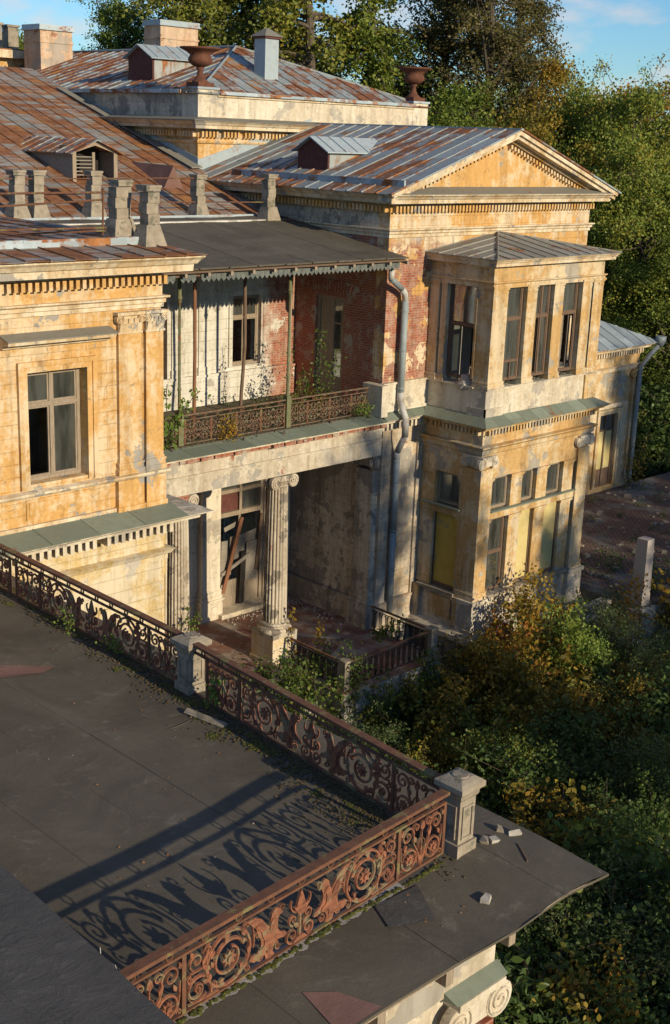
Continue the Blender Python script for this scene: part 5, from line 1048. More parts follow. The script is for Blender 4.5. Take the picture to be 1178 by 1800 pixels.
# landing railings with lyre bars
mm = MB()
for s in (-1, 1): RB(mm, mir(bez((.015, .03), (.12, .3), (.0, .5), (.085, .70), 10), s), .016, 1); RB(mm, mir(spiral(.05, .66, .045, 1.1, 0, 1, 10), s), .014)
RB(mm, [(0, .03), (0, .55)], .014, 1); RB(mm, circ(0, .60, .035, 12), .014, 1); LYR = mesh(mm, 'lyre_bar', M_blackiron)
def lyrerail(P, Q, z, label):
    P, Q = Vector((*P, z)), Vector((*Q, z)); d_ = Q - P; L = d_.length; t = thing('landing_railing', label, 'railing', P); t.rotation_euler[2] = math.atan2(d_.y, d_.x)
    raw('top_rail', bxm('top_rail', M_rail, (0, L, .86, .905, -.04, .04)), t); raw('bottom_rail', bxm('bottom_rail', M_blackiron, (0, L, .03, .055, -.012, .012)), t); raw('lower_rail', bxm('lower_rail', M_blackiron, (0, L, .755, .775, -.01, .01)), t)
    n_ = int(L / .27)
    for i in range(n_): raw('lyre_bar', LYR, t, ((i + .5) * L / n_, 0, .04))
LZ = FZ + .02
lyrerail((7.78, 3.55), (7.72, 1.28), LZ, 'vine covered iron railing between the fluted column and the near landing post'); lyrerail((7.92, 1.0), (11.72, 1.12), LZ, 'iron lyre railing along the front of the rubble landing'); lyrerail((11.86, 1.35), (11.92, 3.9), LZ, 'dark iron lyre railing from the wall to the outer landing post')
for x, y, lb in ((7.74, 1.02, 'square stone post at the leafy near corner of the landing'), (11.86, 1.14, 'square stone post at the outer corner of the landing railing')):
    t = thing('landing_post', lb, 'post', (x, y, LZ)); B('shaft', M_stone, t, (x - .15, x + .15, y - .15, y + .15, LZ - .1, LZ + .92)); B('cap', M_stone, t, (x - .17, x + .17, y - .17, y + .17, LZ + .92, LZ + .98))
# downpipe on the pedimented wing
DP = thing('downpipe', 'long grey galvanised downpipe with funnel and white elbows on the brick corner', 'downpipe', (12.75, 3.9, -15.7))
px_, py_ = 12.82, 3.92
mm = MB(); mm.lathe([(.09, -4.06), (.10, -3.98), (.17, -3.75), (.18, -3.58), (.15, -3.58)], 11.86, 3.7, 16); mm.build('funnel', M_galv, DP, True)
pipe(DP, [(11.86, 3.7, -4.3), (11.86, 3.7, -4.0)], .10, 'neck', M_galvw); pipe(DP, [(11.86, 3.7, -4.28), (12.15, 3.74, -4.45), (12.55, 3.84, -4.66)], .10, 'elbow', M_galv); pipe(DP, [(12.52, 3.83, -4.64), (12.76, 3.9, -4.82), (px_, py_, -5.1)], .105, 'elbow', M_galvw)
pipe(DP, [(px_, py_, -5.05), (px_, py_, -8.1)], .115, 'long_pipe', M_galv); pipe(DP, [(px_, py_, -8.08), (px_, py_ - .02, -8.4)], .12, 'elbow', M_galvw); pipe(DP, [(px_, py_ - .02, -8.38), (px_ - .08, py_ - .2, -8.62), (px_ - .14, py_ - .42, -8.9)], .112, 'elbow', M_galvw)
pipe(DP, [(px_ - .14, py_ - .42, -8.88), (px_ - .14, py_ - .42, -9.5)], .116, 'elbow', M_galvw); pipe(DP, [(px_ - .14, py_ - .42, -9.48), (px_ - .08, py_ - .2, -9.82), (px_ - .02, py_, -10.12)], .11, 'elbow', M_galvw); pipe(DP, [(px_ - .02, py_, -10.1), (px_ - .02, py_, -10.35)], .118, 'elbow', M_galvw)
pipe(DP, [(px_ - .02, py_, -10.32), (px_ - .02, py_, -13.0)], .115, 'long_pipe', M_galv); pipe(DP, [(px_ - .02, py_, -12.95), (px_ - .02, py_, -15.9)], .12, 'long_pipe', M_galv)
for z in (-5.4, -6.7, -7.95, -11.2, -12.9, -14.4): mm = MB(); mm.lathe([(.13, z), (.13, z + .05)], px_ - (.02 if z < -10 else 0), py_, 14); mm.build('collar', M_galv, DP)

# roof posts with rails
def rpost(x, y, z, h, label, cap=True):
    t = thing('roof_post', label, 'post', (x, y, z), None); a = .165
    mm = MB(); mm.hexa([(x - .32, y - .32, z - .1), (x + .32, y - .32, z - .1), (x + .32, y + .32, z - .1), (x - .32, y + .32, z - .1)], [(x - .19, y - .19, z + .42), (x + .19, y - .19, z + .42), (x + .19, y + .19, z + .42), (x - .19, y + .19, z + .42)]); mm.build('foot', M_stone, t)
    for i in range(3): s_ = random.uniform(-.02, .02); B('block', M_stone, t, (x - a + s_, x + a + s_, y - a - s_, y + a - s_, z + .42 + i * (h - .58) / 3 + .006, z + .42 + (i + 1) * (h - .58) / 3))
    if cap: B('cap', M_stone, t, (x - .20, x + .20, y - .20, y + .20, z + h - .14, z + h - .06), (x - .22, x + .22, y - .22, y + .22, z + h - .06, z + h))
ZL = -2.46
rpost(-.30, 1.25, ZL, 1.30, 'crumbling stone roof post without its cap at the corner of the ochre wing', False); rpost(.12, .62, ZL - .1, 1.32, 'capped stone roof post on the very corner of the ochre wing eave'); rpost(.14, 1.75, ZL, 1.28, 'shaded stone roof post just behind the corner pair')
rpost(4.6, 9.5, -2.62, 1.35, 'stone roof post in front of the louvred dormer'); rpost(2.62, 9.5, -2.62, 1.35, 'stone roof post of the left pair before the rusty slope'); rpost(1.95, 9.5, -2.62, 1.35, 'shaded stone roof post behind the left pair before the rusty slope')
rpost(8.62, 9.45, -2.70, 1.35, 'lone stone roof post at the back edge of the canopy below the attic corner'); rpost(11.0, 8.66, -2.76, 1.48, 'stone roof post where the canopy meets the pedimented wing')
def rrail(pts, r, label): mm = MB(); mm.tube(pts, r, 6); tag(mm.build('roof_rail', M_rail, None), label, 'rail')
rrail([(-3.2, 9.45, -1.55), (4.6, 9.45, -1.50), (8.62, 9.42, -1.46), (11.0, 8.66, -1.46)], .022, 'thin rusty upper rail strung between the back row of roof posts'); rrail([(4.6, 9.4, -2.22), (8.62, 9.4, -2.22), (11.0, 8.66, -2.2)], .022, 'thin rusty lower rail strung between the back row of roof posts')
FRM = thing('roof_frame', 'rusty bent iron railing frame lying against the roof posts of the ochre wing', 'railing', (-1.0, 1.3, ZL))
for nm, p in (('upper_bar', [(-6, 2.3, -1.55), (-.55, 1.4, -1.45)]), ('middle_bar', [(-6, 2.2, -1.95), (-.6, 1.42, -1.62)]), ('lower_bar', [(-6, 1.7, -2.28), (-.6, 1.3, -2.25)]), ('upright', [(-.66, 1.36, -2.42), (-.6, 1.4, -1.35)]), ('brace', [(-2.6, 2.0, -2.4), (-.62, 1.3, -2.32)])): mm = MB(); mm.tube(p, .025, 6); mm.build(nm, M_rail, FRM)

# ================================================================== FELT TERRACE
TE_ = thing('terrace_block', 'flat felt roofed terrace block with stone entablature and overhanging eave', 'building', (-9.5, -8, GZ))
def dz(x, y):
    sm = lambda a, b, v: (lambda t: t * t * (3 - 2 * t))(min(1, max(0, (v - a) / (b - a))))
    z = DZ - .004 - .085 * sm(-8.7, -6.9, x) + .07 * sm(-6.8, -6.35, x) - .05 * sm(-6.0, -5.0, x) - .05 * sm(-15.3, -16.5, y) - .06 * sm(-5.6, -5.05, x)
    return z + .005 * math.sin(x * 2.1 + y * 1.3) * math.sin(y * .8 - x * .5)
xe = [-13.4, -12.4, -11.3, -10.25, -9.2, -8.15, -7.1, -6.1, -5.12]
for i in range(len(xe) - 1):
    x0, x1 = xe[i], xe[i + 1] + (.07 if i < len(xe) - 2 else 0); h = .005 * (i % 2)
    cuts = sorted([-16.47] + [-16.47 + (k + random.uniform(.3, .7)) * 5.2 for k in range(3)] + [-.86]); cuts = [c for c in cuts if c <= -.86]
    for c0, c1 in zip(cuts, cuts[1:]):
        mm = MB(); ny = max(4, int((c1 - c0) / .35)); nx = 5; b = 0; hh = h + random.uniform(0, .003)
        for a in range(nx + 1):
            for k in range(ny + 1):
                x = x0 + (x1 - x0) * a / nx; y = c0 + (c1 - c0 + .04) * k / ny; mm.v.append((x, y, dz(x, y) + hh + (.004 if k == ny else 0)))
        for a in range(nx):
            for k in range(ny): p = a * (ny + 1) + k; mm.f.append((p, p + ny + 1, p + ny + 2, p + 1))
        e0 = len(mm.v)
        for (A, C_) in (((x0, c0), (x1, c0)), ((x1, c0), (x1, c1))): mm.quad((A[0], A[1], dz(*A) + hh), (A[0], A[1], dz(*A) - (.03 if C_[0] == xe[-1] or c0 < -16 else .01)), (C_[0], C_[1], dz(*C_) - (.03 if C_[0] == xe[-1] or c0 < -16 else .01)), (C_[0], C_[1], dz(*C_) + hh))
        o = mm.build('felt_strip', M_felt, TE_, True)
B('eave_boarding', M_wood, TE_, (-13.4, -5.2, -16.40, -.9, -9.14, -9.10))
B('slab', M_beam, TE_, (-13.4, -6.5, -15.6, -.9, -9.5, -9.15))
for x in (-9.42, -8.28, -7.12, -10.6): B('bracket', M_wood, TE_, (x, x + .13, -16.40, -15.9, -9.34, -9.141))
B('wall', M_beam, TE_, (-13.4, -6.9, -9.90, -9.15, -.6, 0), (-13.4, -6.86, -9.44, -9.36, 0, .05), T=facS(-16.05)); B('wall', M_pale, TE_, (-13.4, -6.95, -18.25, -9.9, -.6, -.06), T=facS(-16.05)); B('side_wall', M_low, TE_, (-15.4, -.9, -18.25, -9.15, -.5, 0), T=facE(-6.9))
pilaster(TE_, facS(-16.05), -7.72, -6.98, -17.5, -9.93, -.3, .12, M_brick, .4, .62, 'ionic', name='corner_pilaster', capmat=M_pale)
mm = MB(); mm.hexa([(-7.86, -16.05, -9.925), (-7.82, -16.24, -9.925), (-6.88, -16.24, -9.925), (-6.84, -16.05, -9.925)], [(-7.86, -16.05, -9.82), (-7.84, -16.26, -9.91), (-6.87, -16.25, -9.90), (-6.84, -16.05, -9.82)]); mm.build('capital_flashing', M_skirt, TE_)
mm = MB()
for i, (u, w_) in enumerate(((-12.0, .35), (-10.9, .5), (-10.2, .3), (-9.3, .45), (-8.7, .3))):
    n_ = 70; ph = random.uniform(0, 6); pl = [(u + (w_ + .9) * k / n_, -15.2 - .08 - .09 * (.6 + .4 * math.sin(k * .35 + ph) * math.sin(k * .13 + 2 * ph)) * math.sin(PI * (k + 2) / (n_ + 4)) ** .4 - random.uniform(0, .022)) for k in range(n_ + 1)] + [(u + w_ + .9, -15.14), (u, -15.14)]
    mm.prism(pl, 0, 1, lambda a, b, c: (a, b + (a + 12.05) * .063, dz(a, b) + .008 + .003 * c))
mm.build('cement_smear', M_cement, TE_)
mm = MB(); mm.quad((-9.35, -16.40, dz(-9.35, -16.4) + .012), (-8.88, -16.44, dz(-8.9, -16.4) + .012), (-9.55, -15.72, dz(-9.5, -15.7) + .014)); 
def patch(pts, mat, h=.014): mm = MB(); mm.f.append(tuple(range(len(pts)))); mm.v += [(x, y, dz(x, y) + h) for x, y in pts]; return mm.build('felt_patch', mat, TE_)
patch([(-10.05, -16.44), (-9.40, -16.44), (-9.62, -15.95), (-9.92, -15.72)], M_feltpatch); patch([(-8.15, -15.12), (-7.35, -15.10), (-7.75, -15.75), (-8.35, -15.55)], M_feltg, .02)
patch([(-8.3, -5.2), (-7.8, -5.8), (-7.06, -6.36), (-7.38, -6.48), (-8.11, -6.32), (-8.7, -5.9)], M_feltpatch, .016)
# neighbouring higher roof edge
FG = thing('upper_roof', 'higher dark grey felt roof edge beside the end of the sunlit railing', 'roof', (-14, -14, -9))
mm = MB(); N_ = 16
for i in range(N_):
    for j in range(10):
        f_ = lambda i, j: ((lambda y: (-11.86 + (y + 12) * .047 - (9 - j * 1.0 if False else (10 - j) * .6), y, -7.90 + .016 * math.sin(y * 2.3 + j) * math.sin(j * 1.1 + y) + .012 * math.sin(y * 7.0 + j * .7)))(-9 - i * .75))
        mm.quad(f_(i, j), f_(i, j + 1), f_(i + 1, j + 1), f_(i + 1, j))
mm.build('felt_sheet', M_feltg, FG, True)
mm = MB(); mm.hexa([(-12.2, -21, -9.0), (-12.33, -21, -9.0), (-11.78, -9, -9.0), (-11.65 - .2, -9, -9.0)], [(-12.26, -21, -7.93), (-12.33, -21, -7.93), (-11.78, -9, -7.93), (-11.72, -9, -7.93)]); mm.build('upstand', M_rail, FG)
mm = MB(); mm.tube([(-12.02, -15.35, -8.04), (-11.92, -15.1, -7.99), (-11.95, -14.9, -8.06), (-11.86, -14.75, -8.0)], .006, 6); tag(mm.build('loose_wire', M_cable), 'loose pale wire at the end of the sunlit railing', 'wire')
# debris on the felt
def brk(x, y, sx, sy, sz, rz, label, mat=M_rubble, n=1, nm='brick_fragment'):
    mm = MB(); j = lambda: random.uniform(-.024, .024) if sy > .03 else 0; z = dz(x, y) + .012
    sx, sy, sz = (sx * .8, sy * .8, sz * .8) if sy > .03 and sx < .3 else (sx, sy, sz); c_, s_ = math.cos(rz), math.sin(rz); R_ = lambda a, b, h: (x + a * c_ - b * s_, y + a * s_ + b * c_, z + h)
    mm.hexa([R_(-sx + j(), -sy + j(), 0), R_(sx + j(), -sy + j(), 0), R_(sx + j(), sy + j(), 0), R_(-sx + j(), sy + j(), 0)], [R_(-sx + .01 + j(), -sy + .01 + j(), sz + j()), R_(sx - .01 + j(), -sy + .01 + j(), sz + j()), R_(sx - .015 + j(), sy - .01 + j(), sz + j()), R_(-sx + .01 + j(), sy - .01 + j(), sz + j())]); tag(mm.build(nm, mat), label, 'debris')
brk(-5.95, -15.05, .12, .06, .07, .4, 'broken stone chunk with grooves beside the corner pier', M_stone); brk(-5.85, -15.12, .09, .07, .06, 1.2, 'paler broken brick leaning by the corner pier chunk', M_rubble)
brk(-5.55, -14.98, .08, .06, .08, .9, 'rough mortar lump in a row of two on the bare apron', M_stone); brk(-5.46, -15.16, .11, .055, .06, -.5, 'smooth pale brick half beside the mortar lump on the apron', M_rubble)
brk(-6.9, -15.85, .11, .07, .05, .3, 'lone white plaster fragment on the apron felt', M_rubble); brk(-5.78, -15.55, .22, .014, .012, .95, 'thin dark wooden stick on the apron felt', M_wooddark, nm='stick')
brk(-6.45, -9.75, .42, .05, .05, 1.75, 'long pale broken slab lying in moss by the middle pier', M_stone, nm='slab_fragment')
def blobs(name, mat, label, pts, cat='moss'):
    import bmesh
    bm = bmesh.new(); bmesh.ops.create_icosphere(bm, subdivisions=1, radius=1.0); base = [tuple(v.co) for v in bm.verts]; fc = [[v.index for v in f_.verts] for f_ in bm.faces]; bm.free(); mm = MB()
    for (x, y, r_) in pts:
        k = random.uniform(.3, .6); z = dz(x, y) + .01; b = len(mm.v)
        mm.v += [(x + r_ * p[0] * random.uniform(.75, 1.3), y + r_ * p[1] * random.uniform(.75, 1.3), z + r_ * p[2] * k) for p in base]; mm.f += [tuple(b + q for q in f_) for f_ in fc]
    o = mm.build(name, mat); o['label'] = label; o['category'] = cat; return stuff(o)
side = lambda t: -6.42 + .39 * (t + 14.58) / 5.42
pts = []
for i in range(3200): y = random.uniform(-14.4, -1.2); dd = abs(random.gauss(0, .15 + .10 * math.sin(y * 1.7) ** 2)); pts.append((side(y) - .04 - dd, y, random.uniform(.008, .032)))
for i in range(700): pts.append((side(-13.6) - .1 - abs(random.gauss(0, .35)), -13.6 + random.gauss(0, .6), random.uniform(.008, .03)))
blobs('dry_moss', M_mossd, 'brown crumbly moss and dirt heaped along the foot of the shaded railing', pts)
pts = []
for y0 in [random.uniform(-14, -1.5) for _ in range(34)] + [-9.6, -10.2, -10.9, -11.3, -11.9]:
    c_ = side(y0) - .12 - abs(random.gauss(0, .22))
    for k in range(34): pts.append((c_ + random.gauss(0, .05), y0 + random.gauss(0, .08), random.uniform(.01, .03)))
blobs('green_moss', M_moss, 'green moss cushions scattered beside the shaded railing', pts)
pts = []
for i in range(260): x = random.uniform(-12.0, -6.7); pts.append((x, -15.0 + (x + 8.5) * .063 - .05 - abs(random.gauss(0, .025)), random.uniform(.015, .045)))
blobs('edge_moss', M_moss, 'bright moss line growing under the sunlit front railing', pts)
mm = MB()
for i in range(230):
    x, y = random.uniform(-12.4, -5.4), random.uniform(-16.2, -1.5); 
    if random.random() < .5: x = side(y) - .2 - abs(random.gauss(0, .8))
    a = random.uniform(0, 6); r_ = random.uniform(.01, .026); z = dz(x, y) + .016
    mm.quad(*[(x + r_ * math.cos(a + k * PI / 2) * (1 if k % 2 else .7), y + r_ * math.sin(a + k * PI / 2) * (1 if k % 2 else .7), z + random.uniform(0, .012)) for k in range(4)])
fl = stuff(mm.build('fallen_leaves', M_deadleaf)); fl['label'] = 'tiny orange and pale fallen leaves scattered on the terrace felt'; fl['category'] = 'leaves'

# ================================================================== VEGETATION
def leaf_mesh(name, P, L, mat, up=.5, asp=.62, droop=0.0, six=False):
    P = np.asarray(P, float); n_ = len(P); L = np.broadcast_to(np.asarray(L, float), (n_,))
    N = rng.normal(size=(n_, 3)); N[:, 2] += up * 2; N /= np.linalg.norm(N, axis=1)[:, None]
    A = rng.normal(size=(n_, 3)); A[:, 2] -= droop; A -= N * (A * N).sum(1)[:, None]; A /= np.linalg.norm(A, axis=1)[:, None]; Bv = np.cross(N, A)
    h = (L * .5)[:, None]; w_ = (L * asp * .5)[:, None]; f_ = (L * .08)[:, None]
    if six:
        V = np.stack([P - A * h, P + Bv * w_ * .85 - A * h * .35 + N * f_, P + Bv * w_ * .8 + A * h * .25 + N * f_, P + A * h, P - Bv * w_ * .8 + A * h * .25 + N * f_, P - Bv * w_ * .85 - A * h * .35 + N * f_], 1).reshape(-1, 3)
    else: V = np.stack([P - A * h, P + Bv * w_ + A * h * .1 + N * f_, P + A * h, P - Bv * w_ + A * h * .1 + N * f_], 1).reshape(-1, 3)
    me = bpy.data.meshes.new(name); K = 6 if six else 4; me.vertices.add(n_ * K); me.vertices.foreach_set('co', V.ravel()); me.loops.add(n_ * K); me.loops.foreach_set('vertex_index', np.arange(n_ * K, dtype=np.int32))
    me.polygons.add(n_); me.polygons.foreach_set('loop_start', np.arange(0, n_ * K, K, dtype=np.int32)); me.polygons.foreach_set('loop_total', np.full(n_, K, dtype=np.int32)); me.materials.append(mat); me.update(calc_edges=True); return me
def bend(a, b, k=.12, n_=5):
    a, b = np.array(a, float), np.array(b, float); off = rng.normal(size=3) * np.linalg.norm(b - a) * k; return [tuple(a + (b - a) * t + off * math.sin(PI * t)) for t in np.linspace(0, 1, n_)]
def tree_proto(kind, H, seed):
    global rng; rng = np.random.default_rng(seed); tr = MB(); P = []; LS = []
    lean = rng.normal(size=2) * .02 * H; top = np.array([lean[0], lean[1], H * (.80 if kind == 'maple' else .97)])
    R = H * .016
    tk = [(lean[0] * t + .012 * H * math.sin(3 * t + seed), lean[1] * t + .01 * H * math.cos(4 * t + seed) - .01 * H, top[2] * t) for t in np.linspace(0, 1, 9)]
    tr.tube(tk, [R * (1.25 - 1.1 * t) + .02 for t in np.linspace(0, 1, 9)], 9)
    at = lambda z: np.array(tk[min(8, max(0, int(round(z / top[2] * 8))))])
    if kind == 'maple':
        cl = []; rx = H * .23; zc = H * .60; rz = H * .42
        while len(cl) < 66:
            q = rng.normal(size=3); q /= np.linalg.norm(q); rr = rng.uniform(.45, 1.0) ** .6; p = np.array([q[0] * rx * rr, q[1] * rx * rr, zc + q[2] * rz * rr])
            wv = 1 + .22 * math.sin(3 * math.atan2(q[1], q[0]) + seed) * math.cos(4 * q[2] + seed); p[:2] *= wv; cl.append(p)
        for p in cl:
            s0 = at(max(H * .18, p[2] - H * rng.uniform(.1, .22))); bp_ = bend(s0, p, .10); tr.tube(bp_, [R * .38, R * .28, R * .2, R * .13, R * .05], 5)
            nl = 640; sg = H * .030 * rng.uniform(.65, 1.3); Q = rng.normal(size=(nl, 3)) * sg * np.array([1.15, 1.15, .75]) + p; P.append(Q); LS.append(rng.uniform(.16, .30, nl))
            for _ in range(3):
                e_ = p + rng.normal(size=3) * sg * 1.6; tr.tube(bend(bp_[3], e_, .1, 4), [R * .12, R * .09, R * .06, R * .03], 4); P.append(rng.normal(size=(60, 3)) * sg * .4 + e_); LS.append(rng.uniform(.12, .22, 60))
    elif kind == 'larch':
        for i in range(120):
            t = rng.uniform(.16, .99); z = top[2] * t; Lb = H * .25 * (1 - t) ** .55 * rng.uniform(.45, 1.15) + .4; a = rng.uniform(0, 2 * PI); s0 = at(z)
            e_ = s0 + np.array([math.cos(a) * Lb, math.sin(a) * Lb, rng.uniform(-.08, .20) * Lb]); br = []
            for k in np.linspace(0, 1, 7): q = s0 + (e_ - s0) * k; q[2] += -.12 * Lb * math.sin(PI * k) + z - s0[2] if False else (z - s0[2]) + .10 * Lb * math.sin(PI * k * 1.2) - .12 * Lb * k * k; br.append(q)
            tr.tube([tuple(q) for q in br], [R * .3 * (1 - .85 * k) + .012 for k in np.linspace(0, 1, 7)], 5)
            nl = int(420 * (Lb / (H * .2)) + 80)
            k = rng.uniform(.18, 1.05, nl) ** .8; idx = np.clip((k * 6).astype(int), 0, 5); fr = np.clip(k * 6 - idx, 0, 1.2)[:, None]; bb = np.array(br); Q = bb[idx] * (1 - fr) + bb[idx + 1] * fr
            Q = Q + rng.normal(size=(nl, 3)) * np.array([.34, .34, .22]) * (H / 28); Q[:, 2] -= np.abs(rng.normal(size=nl)) * .45 * (H / 28); P.append(Q); LS.append(rng.uniform(.11, .25, nl))
    else:                                                     # birch: fine, see-through
        for i in range(64):
            t = rng.uniform(.22, 1.0); z = top[2] * t; a = rng.uniform(0, 2 * PI); Lb = H * .20 * (1 - .75 * t) * rng.uniform(.5, 1.2) + .5; s0 = at(z); s0 = s0 + np.array([0, 0, z - s0[2]])
            e_ = s0 + np.array([math.cos(a) * Lb, math.sin(a) * Lb, Lb * rng.uniform(.5, 1.3)]); br = bend(s0, e_, .08, 6); tr.tube(br, [R * .3, R * .24, R * .18, R * .12, R * .08, R * .03], 5)
            for _ in range(6):
                k = rng.uniform(.35, 1); b0 = np.array(br[int(k * 5)]); tw = b0 + rng.normal(size=3) * np.array([.9, .9, .8]) * (H / 26); tr.tube(bend(b0, tw, .1, 4), [R * .07, R * .055, R * .04, R * .015], 4)
                nl = 85; P.append(b0 + (tw - b0) * rng.uniform(.2, 1.1, (nl, 1)) + rng.normal(size=(nl, 3)) * .22 * (H / 26)); LS.append(rng.uniform(.10, .19, nl))
    return tr, np.concatenate(P), np.concatenate(LS)
PROTO = {}
def tree(kind, leafm, H, loc, rz, label, sxy=1.0, group='park trees behind the mansion', seed=1):
    key = (kind, seed)
    if key not in PROTO:
        tr, P, LS = tree_proto(kind, 24.0, seed * 31 + len(kind)); PROTO[key] = (mesh(tr, 'trunk', M_bark), {}, P, LS)
    tm, crowns, P, LS = PROTO[key]
    if leafm.name not in crowns: crowns[leafm.name] = leaf_mesh('crown', P, LS, leafm, .02, .72, .3)
    t = thing('tree', label, 'tree', loc, group); s_ = H / 24.0; t.scale = (s_ * sxy, s_ * sxy, s_); t.rotation_euler[2] = rz
    raw('trunk', tm, t); raw('crown', crowns[leafm.name], t); return t
TREES = [
    ('maple', L_maple, 44.2, 78.3, 7.0, .95, 1, 'distant round green tree showing over the cream roof turret'), ('birch', L_maple, 42.1, 61.7, 8.6, 1.1, 2, 'thin distant green tree between the two plastered chimneys'),
    ('maple', L_birch, 48.5, 75.5, 3.4, 1.0, 2, 'far brownish tree low behind the ridge beside the smaller chimney'), ('maple', L_larch, 48.1, 66.1, 3.6, 1.0, 1, 'far yellow-green tree just beside the larger chimney'),
    ('larch', L_larch, 38.2, 48.5, 13.2, 1.1, 1, 'tall feathery larch rising behind the larger chimney and the urn'), ('larch', L_larch, 44.1, 48.8, 15.6, 1.1, 2, 'tall feathery larch behind the peak of the attic roof'), ('larch', L_larch, 44.0, 40.9, 15.0, 1.2, 3, 'tallest feathery larch behind the blue vent stack'), ('larch', L_maple, 50.1, 41.8, 11.8, 1.15, 1, 'greener feathery larch beside the urn that stands before dark trees'),
    ('birch', L_birch, 55.3, 40.6, 12.6, 1.15, 1, 'thin brownish birch above the urn that stands before dark trees'), ('birch', L_birch, 53.0, 34.0, 14.0, 1.15, 2, 'tallest brownish birch with see-through crown behind the gable'), ('birch', L_birch, 58.8, 34.8, 11.0, 1.0, 3, 'slim brownish birch next to the turning maple'),
    ('maple', L_autumn, 56.2, 29.9, 5.0, .95, 1, 'maple turning yellow and orange high above the gable peak'), ('maple', L_maple, 52.4, 24.9, 3.2, .9, 2, 'upright green maple with pointed crown over the right slope of the gable'), ('maple', L_maple, 51.9, 21.6, 3.0, .9, 1, 'broad green maple standing over the gable end tip'), ('maple', L_orange, 62.5, 25.8, 4.2, 1.0, 2, 'far maple with orange crown peeping over the green maples'),
    ('maple', L_maple, 47.7, 17.6, -.4, 1.0, 1, 'bright green maple right beside the end of the gable cornice'), ('maple', L_maple, 47.9, 20.8, -1.6, 1.05, 2, 'green maple filling the gap behind the bay roof'), ('maple', L_autumn, 48.6, 26.7, 1.8, 1.05, 2, 'orange-tinged maple just behind the gable slope'), ('maple', L_maple, 47.6, 31.2, 3.0, 1.1, 1, 'dark green maple low behind the gable roof ridge'),
    ('maple', L_maple, 46.4, 13.6, -4.5, 1.15, 2, 'shorter green maple over the hipped annex roof'), ('maple', L_birch, 55.7, 57.3, 7.2, 1.4, 1, 'brown-green maple filling between the larches'), ('maple', L_birch, 55.2, 43.7, 4.4, 1.3, 2, 'brown-green maple low behind the urn before dark trees'), ('maple', L_larch, 52.7, 62.5, 7.6, 1.4, 2, 'yellow-green maple far behind the larches'),
    ('maple', L_shrub, 50.5, 20.0, -8.0, 1.6, 1, 'low dark maple crowding the annex gutter'), ('maple', L_shrub, 54.2, 19.0, -10.0, 1.9, 2, 'low wide dark maple at the far side of the courtyard'), ('maple', L_shrub, 60.2, 24.0, -9.0, 1.9, 1, 'low wide dark maple behind the distant granite post'), ('maple', L_shrub, 62, 38, 1.6, 1.5, 1, 'shaded maple deep behind the turning maple'), ('maple', L_shrub, 66, 30, .4, 1.5, 2, 'shaded maple deep behind the broad green maple'), ('maple', L_maple, 72, 36, .6, 1.6, 1, 'green maple at the very back of the park')]
for i, (kind, lm, x, y, zt_, w_, sd, lb) in enumerate(TREES):
    t = tree(kind, lm, zt_ - GZ, (x, y, GZ), i * 1.7, lb, w_, 'park trees behind the mansion', sd)
    t.name = {'larch': 'larch_tree', 'birch': 'birch_tree'}.get(kind, 'maple_tree')
# park trees on the sunny side, out of frame: they throw the garden into shade
SH = [('m', .8, -6.6), ('b', 4.2, -2.8), ('m', 7.2, -6.0), ('b', 10.0, -2.0), ('m', 13.2, -5.2), ('b', 12.9, 4.0), ('m', 16.6, -5.0), ('b', 19.4, -1.0), ('m', 21.6, -4.8), ('b', 23.2, 5.6), ('m', 25.6, -2.2), ('b', 28.6, 1.4), ('m', 31.8, -1.0), ('b', 34.8, 4.6), ('m', 37.0, -.8), ('b', 40, 3.0), ('m', 43, .2), ('b', 46.5, 4.6), ('m', 50, .6), ('m', 55, 1.2), ('m', 60, .8)]
for i, (k, x, ztop) in enumerate(SH):
    if k == 'm': t = tree('maple', L_maple, ztop - GZ, (x, -40 - (i % 3) * 2.0, GZ), i * 2.1, 'park maple in the tree row on the sunny side of the garden', .95, 'maples of the shade row', 1 + i % 2); t.name = 'maple_tree'
    else: t = tree('birch', L_birch, ztop - GZ, (x, -37 - (i % 2) * 2.0, GZ), i * 2.1, 'park birch in the tree row on the sunny side of the garden', 1.0, 'birches of the shade row', 1 + i % 3); t.name = 'birch_tree'

